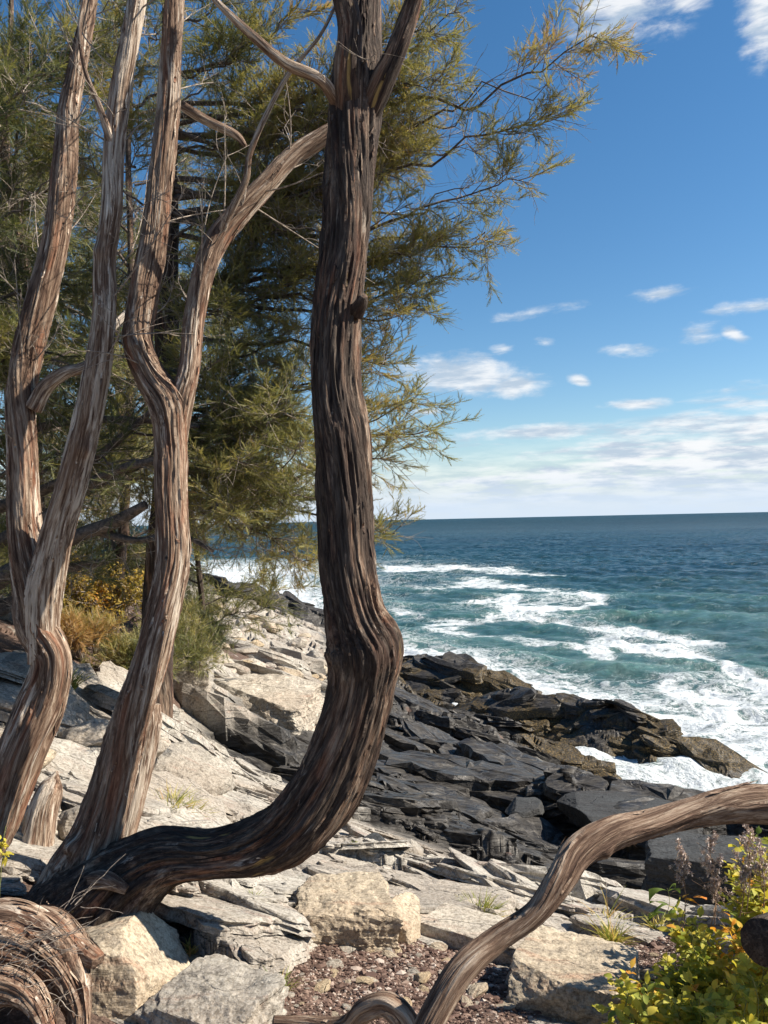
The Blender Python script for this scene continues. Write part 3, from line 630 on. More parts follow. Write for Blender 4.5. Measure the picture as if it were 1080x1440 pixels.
wobj('trunk', [(A, dict(nu=200, ds=.009, lobes=.11, fib=.085, peel=420, twist=.35, seed=3, knots=[(.415,2.6,.05,.12)])),
  ([(490,160,3.22,40),(487,100,3.16,40),(490,40,3.14,36),(480,-20,3.12,34),(470,-100,3.1,28)], dict(nu=60, seed=4, peel=40)),
  ([(512,175,3.26,34),(535,120,3.2,36),(558,70,3.16,30),(578,15,3.14,26),(592,-40,3.1,22),(610,-120,3.1,16)], dict(nu=60, seed=5, fib=.05, peel=30)),
  ([(500,440,3.16,26),(508,425,3.12,20),(512,416,3.1,12)], dict(nu=30, seed=6, ds=.005))], BK_A, ced)
B_ = [(90,1320,3.3,120),(112,1240,3.3,112),(135,1180,3.3,80),(160,1100,3.32,68),(185,1010,3.34,62),(212,930,3.36,56),(232,850,3.38,54),(244,780,3.4,52),(240,700,3.42,50),(240,620,3.44,52),(236,570,3.45,60),(212,530,3.46,50),(194,480,3.48,44),(200,420,3.5,42),(215,340,3.52,40),(226,250,3.54,37),(236,160,3.56,35),(240,80,3.58,33),(246,0,3.6,32),(250,-120,3.66,28),(245,-260,3.7,22)]; B_ = [(a, b, c, d*.94) for a, b, c, d in B_]
Bf = [(244,620,3.46,46),(256,560,3.46,40),(266,520,3.47,34),(273,450,3.5,32),(286,385,3.52,32),(304,338,3.55,36),(335,300,3.58,34),(372,262,3.62,32),(410,222,3.68,30),(455,192,3.72,28),(500,165,3.75,18)]; Bf = [(a, b, c, d*.94) for a, b, c, d in Bf]
wobj('trunk', [(B_, dict(nu=130, ds=.01, lobes=.13, fib=.085, peel=260, twist=.6, seed=11, knots=[(.08,1.2,.03,.3),(.5,2,.03,.2)])), (Bf, dict(nu=90, ds=.01, lobes=.13, fib=.075, peel=90, seed=12))], BK_B, ced)
wobj('trunk', [([(150,1290,3.5,40),(165,1210,3.5,34),(185,1130,3.52,34),(200,1070,3.55,34),(212,1020,3.56,30),(216,990,3.57,20)], dict(nu=70, seed=14, fib=.06))], BK_C, ced)
wobj('branch_stub', [([(125,1240,3.13,26),(150,1238,3.05,26),(178,1252,3.04,14)], dict(nu=40, seed=15, ds=.006))], BK_C, ced)
wobj('branch', [([(308,335,3.55,16),(318,310,3.5,12),(345,255,3.45,10),(352,215,3.43,9),(375,160,3.4,8),(405,105,3.35,7),(450,50,3.3,5),(480,-10,3.3,4)], dict(nu=20, seed=16, lobes=.1))], BK_C, ced)
wobj('branch', [([(474,145,3.2,20),(450,112,3.12,18),(400,88,3.06,16),(355,50,3.0,13),(310,8,2.95,10),(270,-40,2.9,8)], dict(nu=28, seed=17, lobes=.1))], BK_C, ced)
wobj('branch', [([(258,150,3.9,16),(290,170,3.9,15),(330,190,3.9,12),(345,206,3.9,6)], dict(nu=24, seed=18, lobes=.2))], BK_C, ced)
wobj('root', [([(110,1310,3.15,26),(122,1350,3.05,22),(118,1390,3.0,17),(105,1425,2.96,15),(110,1460,2.9,14)], dict(nu=36, seed=19, ds=.006))], BK_D, ced)
wobj('root', [([(100,1300,3.3,60),(60,1340,3.2,50),(20,1400,3.05,40),(-30,1460,2.9,30)], dict(nu=50, seed=20))], BK_R, ced)
base = P(60, 1190, 3.9)
ced2 = empty('cedar_tree', base, label='twin-stemmed pale cedar leaning up at the left edge of the picture', cat='tree')
C0 = [(-80,1330,3.3,60),(-40,1230,3.4,62),(0,1150,3.5,66),(30,1060,3.55,72),(58,990,3.6,70),(72,930,3.6,60),(52,880,3.62,62),(45,820,3.64,60),(36,740,3.66,54),(33,650,3.68,48),(30,570,3.7,46),(38,500,3.72,44),(58,420,3.74,42),(80,330,3.76,38),(92,230,3.78,36),(98,150,3.8,32),(112,80,3.82,28),(128,0,3.85,22),(140,-120,3.9,16)]; C0 = [(a, b, c, d*.94) for a, b, c, d in C0]
C1 = [(60,930,3.62,50),(62,850,3.6,56),(80,760,3.55,48),(102,680,3.5,44),(120,600,3.46,42),(136,520,3.44,40),(146,440,3.42,36),(146,370,3.42,34),(156,300,3.42,33),(160,220,3.42,31),(168,140,3.42,30),(182,60,3.42,28),(194,-10,3.42,26),(205,-120,3.45,20)]; C1 = [(a, b, c, d*.94) for a, b, c, d in C1]
wobj('trunk', [(C0, dict(nu=120, ds=.01, lobes=.14, fib=.08, peel=200, twist=.8, seed=21))], BK_B, ced2)
wobj('trunk', [(C1, dict(nu=110, ds=.01, lobes=.15, fib=.07, peel=140, twist=.4, seed=22, knots=[(.55,1.5,.03,.25),(.3,2.5,.03,.2)]))], BK_C, ced2)
wobj('branch', [([(48,575,3.68,26),(65,545,3.66,22),(90,525,3.64,18),(125,512,3.66,14),(150,470,3.8,12),(200,420,4.0,9)], dict(nu=36, seed=23))], BK_C, ced2)
wobj('branch', [([(158,205,3.4,14),(140,150,3.35,9),(120,100,3.3,7),(112,40,3.28,6),(122,-20,3.28,5)], dict(nu=20, seed=24))], BK_C, ced2)
st = empty('tree_stump', P(50, 1250, 3.9), label='bleached broken stump with splayed roots between the leaning cedar and the bent one', cat='stump')
wobj('trunk', [([(40,1240,3.85,60),(52,1190,3.9,48),(62,1140,3.95,40),(72,1108,3.98,30),(77,1094,3.99,14),(80,1084,4.0,3)], dict(nu=70, lobes=.25, fib=.1, seed=31))], BK_C, st)
wobj('root', [([(55,1210,3.85,30),(40,1240,3.75,30),(50,1270,3.65,24),(80,1300,3.55,20)], dict(nu=40, seed=32))], BK_C, st)
wobj('root', [([(60,1220,3.85,30),(80,1255,3.75,30),(100,1300,3.6,26)], dict(nu=40, seed=33))], BK_C, st)
o = wobj('dead_branch', [([(588,1475,2.1,39),(612,1425,2.12,40),(650,1365,2.16,40),(700,1322,2.2,35),(752,1285,2.22,33),(785,1240,2.25,42),(812,1200,2.3,46),(860,1172,2.35,44),(915,1158,2.4,39),(970,1143,2.45,40),(1030,1130,2.48,53),(1090,1130,2.5,61),(1170,1140,2.5,57),(1260,1200,2.5,52)], dict(nu=130, ds=.007, lobes=.16, fib=.06, peel=60, twist=1.6, seed=41, knots=[(.42,3,.02,.25)]))], BK_D, None, loc=P(900,1165,2.4))
tag(o, 'smooth grey dead branch snaking up from the bottom edge to the right edge', 'branch')
o = wobj('dead_branch', [([(385,1436,2.42,14),(430,1438,2.4,18),(470,1443,2.36,24),(494,1438,2.33,28),(512,1420,2.3,31),(540,1411,2.28,33),(562,1424,2.26,36),(576,1452,2.24,38),(590,1530,2.2,42)], dict(nu=90, ds=.006, lobes=.14, fib=.05, peel=20, seed=42))], BK_D, None, loc=P(535,1420,2.3))
tag(o, 'small pale root arching out of the reddish soil at the bottom edge', 'root'); o.name = 'arched_root'
o = wobj('cut_log', [([(1072,1324,2.2,66),(1080,1322,2.22,70),(1110,1312,2.3,72),(1160,1290,2.45,74),(1260,1270,2.7,74)], dict(nu=110, ds=.006, lobes=.05, fib=.02, seed=43))], bark_mat('charred_bark', .95, .1, 0.), None, loc=P(1065,1320,2.2))
tag(o, 'dark end of a log poking in at the right edge above the yellow leaves', 'log')
# ------------------------------------------------------------------ boulders and loose stones
import bmesh
_ico = {}
def ico(sub):
    if sub not in _ico:
        bm = bmesh.new(); bmesh.ops.create_icosphere(bm, subdivisions=sub, radius=1)
        _ico[sub] = (np.array([v.co[:] for v in bm.verts]), np.array([[v.index for v in f.verts] for f in bm.faces])); bm.free()
    return _ico[sub]
def boulder_geo(size, seed, sub=5, planes=11, rough=.05, yaw=0., extra=(), strata=.02, boxy=False):
    D, F = ico(sub); rg = np.random.default_rng(seed)
    n = rg.normal(size=(planes,3)); n /= np.linalg.norm(n, axis=1, keepdims=True); d = rg.uniform(.72,.98,planes)
    if boxy:
        n = n[:4]; d = d[:4]+.12
        for bx in ((1,.05,0),(-1,.1,.05),(0,1,.1),(.1,-1,.0),(.05,.05,1)): extra = (*extra, (*bx, rg.uniform(.62,.74)))
    for e in extra:
        v = np.array(e[:3], float); n = np.vstack([n, v/np.linalg.norm(v)]); d = np.append(d, e[3])
    r = np.full(len(D), 1.12)
    for ni, di in zip(n, d):
        c = D@ni; r = np.where(c > .1, np.minimum(r, di/np.maximum(c,.1)), r)
    V = D*r[:,None]*np.array(size)
    s = max(size); q = V/s
    disp = rough*(noise3(q[:,0]*3, q[:,1]*3, q[:,2]*3, seed)+.5*noise3(q[:,0]*7, q[:,1]*7, q[:,2]*7, seed+1)+.28*noise3(q[:,0]*17, q[:,1]*17, q[:,2]*17, seed+2)+.15*noise3(q[:,0]*36, q[:,1]*36, q[:,2]*36, seed+3))
    ly = q[:,2]*9+q[:,0]*2.2+.7*noise3(q[:,0]*2, q[:,1]*2, q[:,2]*2, seed+5); k = np.floor(ly); f = ly-k
    disp = disp+strata*(rnd(k, k*0, seed)-.5)*2*sstep(0,.15,f)*(1-np.abs(D[:,2]))
    V = V*(1+disp[:,None])
    c, s_ = math.cos(yaw), math.sin(yaw); V = np.stack([V[:,0]*c-V[:,1]*s_, V[:,0]*s_+V[:,1]*c, V[:,2]], -1)
    return V, F
M_TAN = rock_mat('tan_rock', tone=.0, warm=.13, lich=.25, ckw=.12); M_GREY = rock_mat('grey_rock', tone=-.15, warm=.02, lich=.5, ckw=.15)
M_PALE = rock_mat('pale_rock', tone=.12, warm=.05, lich=.15); M_DARK = rock_mat('dark_rock', tone=-.86, warm=-.02, lich=.1); M_PINK = rock_mat('pinkish_rock', tone=-.08, warm=.2, lich=.1)
for (px, py, Y, wp, hp, dep, seed, mt, yaw, ex, name, lab) in [
  (168,1392,2.9,210,170,.26,3,M_TAN,.5,[(.75,-.25,.6,.62),(-.5,-.8,.25,.7),(.6,-.8,.2,.72)],'boulder','large pale tan boulder lit on its right face under the base of the bent cedar'),
  (305,1422,2.75,165,92,.2,5,M_GREY,-.5,[(.1,-.35,.95,.62)],'boulder','grey flat-topped boulder at the bottom edge right of the pale tan one'),
  (478,1305,3.72,150,108,.28,7,M_TAN,.15,[(0,0,1,.8),(.1,-1,.1,.72),(-.9,-.2,.1,.82)],'boulder','big tan square block standing over the reddish gravel patch'),
  (560,1312,3.8,60,80,.22,8,M_TAN,-.3,[(0,-1,.1,.7)],'rock','narrow split block wedged to the right of the big tan square block'),
  (812,1388,3.25,170,100,.30,9,M_TAN,-.35,[(.1,.1,1,.62),(.05,-1,.1,.7)],'boulder','thick ledge block with a flat top near the bottom right, leaves beyond it'),
  (700,1330,3.75,250,64,.18,10,M_PALE,-.50,[(.1,.1,1,.55),(0,-1,.1,.7)],'rock','long pale ledge slab behind the snaking dead branch'),
  (237,1325,3.35,90,50,.16,12,M_TAN,-.4,[(.2,-.1,1,.6)],'rock','tan wedge-shaped stone just right of the trunk base'),
  (290,1362,3.15,78,30,.10,13,M_PINK,-.5,[(0,0,1,.6)],'rock','thin flat stone lying between the two boulders and the tan block'),
  (252,1095,6.0,125,105,.40,14,M_GREY,.2,[(.5,-.2,.8,.7)],'boulder','round grey boulder with dry grass at its foot behind the second trunk'),
  (378,1121,6.9,72,28,.22,15,M_PALE,-.3,[(0,0,1,.5)],'rock','small bright flat-topped stone above the curve of the bent trunk'),
  (372,998,11.2,150,90,.7,16,M_PALE,-.35,[(.3,-.2,.9,.6),(-.1,-1,.3,.62)],'boulder','largest sunlit slanting block on the slope left of the bent trunk'),
  (262,965,9.6,80,90,.5,17,M_GREY,.1,[(0,-1,.05,.7)],'boulder','upright grey block under the green shrub, dark hollow below it'),
  (130,1160,4.2,80,60,.18,18,M_GREY,.4,[],'rock','mossy grey stone behind the foot of the leaning trunks'),
  (217,1050,5.0,40,28,.07,19,M_PALE,.0,[],'rock','small white rounded stone beside the broken stub of the second trunk'),
  (738,1138,9.0,46,26,.3,20,M_DARK,-.3,[(0,0,1,.6)],'rock','small squarish block on the crest of the black ledges'),
  (525,1190,5.6,46,30,.13,22,M_DARK,-.1,[(0,0,1,.6)],'rock','dark squarish stone at the upper lip of the pale slabs'),
  (572,1200,5.5,50,28,.12,23,M_GREY,-.5,[],'rock','rounded grey stone next to the dark squarish one'),
  (880,1150,8.4,170,50,.5,24,M_DARK,-.45,[(.1,0,1,.5)],'boulder','long dark ledge block under the snaking branch, surf behind it'),
  (1000,1222,5.9,180,80,.35,25,M_DARK,-.25,[(0,0,1,.6),(0,-1,.05,.7)],'boulder','massive black square-faced rock behind the dry seed heads'),
  (20,955,6.4,110,60,.4,26,M_GREY,.3,[],'boulder','shadowed grey boulder at the left edge behind the leaning cedar'),
  (20,1060,4.8,90,50,.25,27,M_TAN,.3,[],'rock','pale rock at the left edge below the leaning cedar trunks'),
  (120,1035,5.6,70,40,.2,28,M_GREY,.3,[],'rock','lichen-spotted rock between the leaning cedar and the second trunk')]:
    c = P(px, py, Y); sx = wp*.5/FPX*Y*1.08; sz = hp*.5/FPX*Y*1.08
    bxy = seed in (5,7,9,10,16,17,25); kk = 1.2 if bxy else 1.; V, F = boulder_geo((sx*kk, dep*kk, sz*kk), seed, yaw=yaw, extra=ex, boxy=bxy, strata=.05 if bxy else .02, rough=.075 if bxy else .045, sub=6 if bxy or wp > 100 else 5)
    o = mesh(name, V+c, F, mt, loc=c, smooth=False); tag(o, lab, 'rock' if name == 'rock' else 'boulder')
# shared shapes, individually placed
SH = [boulder_geo((1,.8,.6), 100+i, sub=4, planes=9, rough=.05) for i in range(7)]
SME = []
for i, (V, F) in enumerate(SH):
    for mt in (M_TAN, M_GREY, M_PALE, M_PINK):
        o = mesh('stone', V*.1, F, mt, smooth=False); SME.append(o.data); bpy.data.objects.remove(o)
def put_stone(name, p, s, lab, cat, group, flat=.8, mats=(0,1,2,3)):
    me = SME[random.randrange(7)*4+random.choice(mats)]
    o = bpy.data.objects.new(name, me); COL.objects.link(o)
    o.location = p; o.rotation_euler = (random.uniform(-.3,.3), random.uniform(-.3,.3), random.uniform(0,6.28))
    k = s*10; o.scale = (k*random.uniform(.8,1.3), k*random.uniform(.7,1.1), k*flat*random.uniform(.6,1.2)); tag(o, lab, cat, group)
for i in range(95):
    for _ in range(30):
        px, py = random.uniform(255,455), random.uniform(835,985)
        if py > 835+ (px-255)*.35: break
    g_ = G(px, py)
    if g_[1] > 50: continue
    s = random.uniform(7,20)*(.6 if py < 880 else 1)/FPX*g_[1]
    put_stone('boulder', g_+np.array([0,0,s*.35]), s, 'rounded rubble boulder on the sunlit slope between the second and the bent trunk', 'boulder', 'rubble boulders on the far slope')
for i in range(120):
    a = random.choice([(520,1370,90,40),(640,1400,110,30),(560,1345,70,25),(760,1400,60,30),(430,1400,60,30),(900,1370,70,30)])
    px, py = random.gauss(a[0], a[2]*.6), random.gauss(a[1], a[3]*.6)
    if not (380 < px < 1000 and 1300 < py < 1445): continue
    g_ = G(px, py); s = random.choice([4,5,6,8,13])*random.uniform(.8,1.3)/FPX*g_[1]
    put_stone('loose_stone', g_+np.array([0,0,s*.15]), s, 'loose angular stone lying on the reddish gravel', 'stone', 'loose stones on the gravel', .55)
# gravel
n = 26000
pts_ = []
for (px, py, Y, r, k) in [(520,1370,3.3,.5,.35),(640,1375,3.35,.45,.25),(500,1420,2.95,.45,.1),(900,1360,3.5,.5,.2),(960,1330,3.8,.4,.1)]:
    c = P(px, py, Y); m_ = int(n*k); a = RNG.uniform(0, 2*PI, m_); rr_ = r*np.sqrt(RNG.uniform(0,1,m_)); pts_.append(np.stack([c[0]+rr_*np.cos(a), c[1]+rr_*np.sin(a)], -1))
q = np.vstack(pts_); q = q[soil_mask(q[:,0], q[:,1]) > .5]; zq = H(q[:,0], q[:,1]); n = len(q)
D, F = ico(1); s = np.exp(RNG.normal(size=n)*.45)*.0042
V = D[None]*(1+.35*RNG.normal(size=(n,len(D),1)).clip(-1.2,1.2))*s[:,None,None]*np.stack([RNG.uniform(.8,1.6,n), RNG.uniform(.6,1,n), RNG.uniform(.4,.9,n)], -1)[:,None]
V = V+np.stack([q[:,0], q[:,1], zq+s*.3], -1)[:,None]
m, nt = material('gravel_stone')
tc = nt.attr('tint'); setb(nt, col=nt.ramp(tc, [(0,(.06,.032,.024)),(.4,(.13,.078,.058)),(.75,(.25,.17,.13)),(1,(.48,.42,.36))]), rough=.9)
o = mesh('gravel', V.reshape(-1,3), (F[None]+(np.arange(n)*len(D))[:,None,None]).reshape(-1,3), m, smooth=False, attrs={'tint': np.repeat(RNG.uniform(0,1,n)**1.4, len(D))})
tag(o, 'reddish brown gravel filling the hollow below the tan square block', 'gravel', kind='stuff')
# ------------------------------------------------------------------ conifer crowns
def nrm(v): return v/(np.linalg.norm(v, axis=-1, keepdims=True)+1e-9)
def children(Pl, k, t0, Lr, ang, up=.15, m=6, t1=1., taper=.6, rg=RNG, curl=.25, flat=.6):
    n, M_, _ = Pl.shape; t = t0+(t1-t0)*(np.arange(k)[None]+rg.uniform(0,1,(n,k)))/k
    s = t*(M_-1); i = np.clip(s.astype(int), 0, M_-2); f = (s-i)[...,None]; r = np.arange(n)[:,None]
    p = Pl[r,i]*(1-f)+Pl[r,i+1]*f; T = nrm(Pl[r,i+1]-Pl[r,i])
    q = rg.normal(size=(n,k,3)); q[...,2] *= flat; q = nrm(q-T*np.sum(q*T, -1, keepdims=True))
    a = rg.uniform(ang[0], ang[1], (n,k,1)); d = nrm(np.cos(a)*T+np.sin(a)*q+np.array([0,0,up]))
    L = rg.uniform(Lr[0], Lr[1], (n,k))*(1-taper*t)
    b = rg.normal(size=(n,k,3))*curl+np.array([0,0,up*.8])+T*.25
    u = np.linspace(0,1,m)[None,None,:,None]
    C = p[:,:,None]+L[...,None,None]*(d[:,:,None]*u+b[:,:,None]*u*u*.5)
    return C.reshape(-1,m,3), np.repeat(L.reshape(-1), 1)
def tubes(Pl, r0_, r1_, ns=4):
    n, m, _ = Pl.shape; T = nrm(np.gradient(Pl, axis=1)); A = nrm(np.cross(T, np.array([.31,.2,.93]))); B = np.cross(T, A)
    r = (np.asarray(r0_).reshape(-1,1)*(1-np.linspace(0,1,m))+np.asarray(r1_).reshape(-1,1)*np.linspace(0,1,m))*np.ones((n,m))
    th = np.linspace(0, 2*PI, ns, endpoint=False)
    V = Pl[:,:,None]+r[:,:,None,None]*(np.cos(th)[:,None]*A[:,:,None]+np.sin(th)[:,None]*B[:,:,None])
    F = gridfaces(m, ns, True)[None]+(np.arange(n)*m*ns)[:,None,None]
    return V.reshape(-1,3), F.reshape(-1,4)
def sprigs(O, D, size, tint, rg=RNG, nl=14):
    """feathery sprays: a row of narrow scale-leaf shoots on both sides of an axis"""
    n = len(O); D = nrm(D); S = nrm(np.cross(D, .55*rg.normal(size=(n,3))+[0,0,1.])); U = np.cross(D, S)
    tri = []
    for i in range(nl):
        t = .12+.88*i/nl; s = 1 if i % 2 else -1; a = .62-.3*t+.15*rg.normal(size=(n,1)); l = (.33-.16*t)*rg.uniform(.75,1.25,(n,1)); e = .25*rg.normal(size=(n,1))
        b = O+D*(t*size[:,None]); dd = nrm(D*np.cos(a)+S*s*np.sin(a)+U*e)
        w = np.cross(dd, U)*(.032*size[:,None])
        tip = b+dd*l*size[:,None]
        tri.append(np.stack([b-w*.7, b+w*.7, tip], 1))
    w = S*(.03*size[:,None]); tri.append(np.stack([O-w, O+w, O+D*size[:,None]*1.12], 1))
    V = np.stack(tri, 1).reshape(-1,3); F = np.arange(len(V)).reshape(-1,3)
    return V, F, np.repeat(tint, 3*(nl+1))
def foliage_mat(name, ramp, tr=.42):
    m, nt = material(name); t = nt.attr('tint'); co = nt.node('ShaderNodeTexCoord', 3)
    c = nt.ramp(nt.m('ADD', t, nt.m('MULTIPLY', nt.m('SUBTRACT', nt.noise(co, 30, 2), .5), .25)), ramp)
    setb(nt, col=c, rough=.6, spec=.3)
    tl = nt.node('ShaderNodeBsdfTranslucent', 0, {'Color': nt.mix(1, c, (1.3,1.25,.8), 'MULTIPLY')})
    mx = nt.node('ShaderNodeMixShader', 0, {0: tr, 1: nt.b.outputs[0], 2: tl}); nt.l.new(mx, nt.out.inputs[0])
    return m
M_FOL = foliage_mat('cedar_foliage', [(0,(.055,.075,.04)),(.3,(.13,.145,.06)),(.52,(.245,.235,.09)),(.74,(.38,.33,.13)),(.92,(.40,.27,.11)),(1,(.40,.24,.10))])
M_TWIG = bark_mat('twig_bark', .35, .2, .35)
def plain_bark(name, a, b_):
    m, nt = material(name); co = nt.node('ShaderNodeTexCoord', 3)
    n_ = nt.noise(co, 35, 5, .7); setb(nt, col=nt.ramp(n_, [(.35,a),(.65,b_)]), rough=.85, nrm=nt.bump(n_, .7, .01)); return m
M_TW = plain_bark('grey_twig', (.10,.08,.065), (.42,.35,.28)); M_LIMB = plain_bark('dark_limb', (.03,.024,.02), (.16,.12,.095))
TREEN = 0
def limb_arr(pts, m=24, wob=.07):
    S, t = catmull(pts, m); L = t[-1]
    k = np.linspace(0, 9, m)+RNG.uniform(0,99); w = np.stack([noise2(k, k*0+j, 5) for j in range(3)], -1)*wob*L*np.linspace(0,1,m)[:,None]
    return (S+w)[None]
def cedar(base, trunk_px, tr_r, limbs, label, dens=1.0, bare=.25, tint0=.35, nl=12, subL=(.35,.75), twL=(.10,.22), spz=(.055,.095), group=None, kt=6, kp=-.3):
    """limbs: list of (n,3) arrays of world points, the first on the trunk"""
    global TREEN
    TREEN += 1
    root = empty('cedar_tree', base, label=label, cat='tree', group=group)
    if trunk_px is not None:
        rows = [[*base, tr_r]]+[[*P(*q), tr_r*f] for q, f in zip(trunk_px, np.linspace(.9,.35,len(trunk_px)))]
        rows[0][2] -= .15
        V, F, b = wood(rows, ds=.03, nu=48, lobes=.12, fib=.05, seed=50+TREEN)
        mesh('trunk', V, F, BK_A, root, attrs={'bark': b})
    TV, TF, o = [], [], 0; LV, LF, lo = [], [], 0; FO, FD, FS, FT = [], [], [], []
    for li, lp in enumerate(limbs):
        L0 = limb_arr(lp); Ln = np.linalg.norm(np.diff(L0[0], axis=0), axis=1).sum()
        v, f = tubes(L0, [.0065*Ln+.005], [.003], 6); LV.append(v); LF.append(f+lo); lo += len(v)
        ks = max(5, int(Ln*15*dens)); sub, _ = children(L0, ks, bare*.6, subL, (.6,1.3), up=.03, taper=.4, m=8, flat=.35)
        keep = noise3(sub[:,4,0]*1.9+50, sub[:,4,1]*1.9, sub[:,4,2]*2.6, 77) > kp; sub = sub[keep] if keep.sum() > 4 else sub
        # bare dead twigs near the trunk
        if True:
            kb = max(4, int(Ln*7)); db, _ = children(L0, kb, .03, (.25,.7), (.7,1.5), up=-.05, m=8, curl=.7)
            db2, _ = children(db, 5, .2, (.1,.3), (.5,1.2), up=0, m=5, curl=.8)
            for X, ra in ((db, .0035), (db2, .0018)):
                v, f = tubes(X, [ra]*len(X), [ra*.4]*len(X), 3); TV.append(v); TF.append(f+o); o += len(v)
        tw, _ = children(sub, 9, .15, twL, (.45,1.05), up=.06, m=5, taper=.35, flat=.22, curl=.18)
        for X, ra in ((sub, .0045), (tw, .0018)):
            v, f = tubes(X, [ra]*len(X), [ra*.4]*len(X), 3); TV.append(v); TF.append(f+o); o += len(v)
        tips = sub[:, -3:]
        for X, k in ((tw, kt), (tips, 6)):
            n, m_, _ = X.shape; t = (np.arange(k)[None]+RNG.uniform(0,1,(n,k)))/k*(m_-1.001); i = t.astype(int); fr = (t-i)[...,None]; r_ = np.arange(n)[:,None]
            p = X[r_,i]*(1-fr)+X[r_,i+1]*fr; T = nrm(X[r_,i+1]-X[r_,i])
            dd = nrm(T+RNG.normal(size=T.shape)*[.5,.5,.22]+np.array([0,0,.05])); p = p.reshape(-1,3); dd = dd.reshape(-1,3)
            FO.append(p); FD.append(dd); FS.append(RNG.uniform(*spz, len(p))); FT.append(np.clip(tint0+.30*noise3(p[:,0]*1.6, p[:,1]*1.6, p[:,2]*1.6, 9)+.12*RNG.normal(size=len(p)), 0, 1))
    O = np.vstack(FO); V, F, T = sprigs(O, np.vstack(FD), np.concatenate(FS), np.concatenate(FT), nl=nl)
    mesh('limbs', np.vstack(LV), np.vstack(LF), M_LIMB, root)
    mesh('twigs', np.vstack(TV), np.vstack(TF), M_TW, root)
    mesh('foliage', V, F, M_FOL, root, smooth=False, attrs={'tint': T})
    print('cedar', label[:30], len(O), 'sprigs')
    return root
def Lp(*q): return np.array([P(*a) for a in q])
g1 = G(215, 955)
b1_ = np.array([*P(215,955,6.6)]); b1_[2] = float(H(b1_[0:1], b1_[1:2])[0])
def bough(tx, ty, Y=5.8, x0=235, lift=110, sag=25, Y0=6.5, n=5):
    """a bough that leaves the trunk a little below its tip, sags, and turns up at the end"""
    q = []; j_ = RNG.uniform(-55,55)
    for k in np.linspace(0,1,n):
        x = x0+(tx-x0)*k; y = (ty+lift)+(-lift)*k**1.5+j_*(1-k)**2+sag*math.sin(PI*k)*.6+RNG.uniform(-14,14)*(0<k<1); q.append((x, y, Y0+(Y-Y0)*k))
    return Lp(*q)
T1 = [bough(850,52,5.4,lift=150), bough(786,160,5.5,lift=110), bough(742,256,5.7,lift=90), bough(690,330,5.8,lift=60), bough(612,435,5.8,lift=30), bough(556,488,6.0,lift=60), bough(620,610,5.8,lift=10), bough(585,568,6.0,lift=40),
      bough(556,752,5.9,lift=-60), bough(650,14,5.7,lift=130), bough(600,40,5.9,lift=120), bough(700,120,5.9,lift=120), bough(640,200,5.9,lift=80), bough(660,262,6.1,lift=60), bough(600,330,6.0,lift=50), bough(560,380,6.2,lift=40),
      bough(470,-60,5.9,lift=160), bough(440,790,5.6,lift=-120), bough(400,765,5.7,lift=-60), bough(430,700,5.4,lift=-30), bough(430,640,5.2,lift=0), bough(400,580,5.2,lift=20), bough(420,540,5.6,lift=50), bough(340,640,5.1,lift=10), bough(330,720,5.3,lift=-20), bough(480,440,6.2,lift=40), bough(460,500,7.2,lift=60), bough(520,560,7.0,lift=40), bough(480,620,6.8,lift=10),
      bough(480,330,6.9,lift=60), bough(470,240,6.9,lift=70), bough(480,150,7.0,lift=80), bough(400,120,6.2,lift=90), bough(380,230,6.0,lift=60), bough(350,40,6.0,lift=90), bough(400,320,6.1,lift=50), bough(390,400,6.2,lift=40),
      bough(150,60,6.0,lift=120), bough(90,200,6.0,lift=90), bough(80,420,6.2,lift=60), bough(110,320,6.2,lift=80), bough(350,-80,6.1,lift=150), bough(230,-80,6.4,lift=120), bough(60,560,6.2,lift=20), bough(100,660,6.2,lift=-10),
      bough(620,100,5.6,lift=60), bough(560,170,5.6,lift=50), bough(600,250,5.7,lift=60), bough(560,300,5.6,lift=30), bough(620,390,5.9,lift=50), bough(520,520,5.8,lift=30), bough(550,640,6.1,lift=0), bough(570,120,6.4,lift=90), bough(700,190,6.0,lift=90), bough(760,110,5.7,lift=130), bough(540,230,6.3,lift=40), bough(660,300,5.9,lift=80), bough(300,500,5.6,lift=30), bough(320,420,5.7,lift=30), bough(330,560,5.4,lift=20), bough(370,500,5.9,lift=20)]
cedar(b1_, [(225,800,6.6),(235,650,6.6),(235,450,6.55),(235,250,6.5),(240,50,6.5),(245,-150,6.5)], .14, T1, 'green cedar whose feathery boughs reach out to the right behind the bent trunk', dens=1.2, tint0=.58, bare=.3, subL=(.25,.6), twL=(.08,.18), spz=(.055,.09), kt=6, kp=-.42)
def bare(parent, rows, k, L, name='bare_twigs', t0=.3):
    Pl = catmull([r_[:3] for r_ in wpx(rows)], 40)[0][None]
    a, _ = children(Pl, k, t0, L, (.5,1.4), up=.1, m=10, curl=.8, taper=.2); b, _ = children(a, 4, .2, (.08,.28), (.4,1.2), m=7, curl=.9); c, _ = children(b, 2, .3, (.05,.12), (.4,1.2), m=5, curl=.9)
    vs, fs, o = [], [], 0
    for X, ra in ((a,.0042),(b,.002),(c,.0012)):
        v, f = tubes(X, [ra]*len(X), [ra*.35]*len(X), 5); vs.append(v); fs.append(f+o); o += len(v)
    mesh(name, np.vstack(vs), np.vstack(fs), M_TW, parent)
bare(ced, B_, 15, (.2,.5), t0=.45); bare(ced, Bf, 14, (.2,.55), t0=.3); bare(ced, A, 9, (.15,.4), t0=.76); bare(ced2, C1, 17, (.2,.6), t0=.4); bare(ced2, C0, 15, (.2,.6), t0=.45)
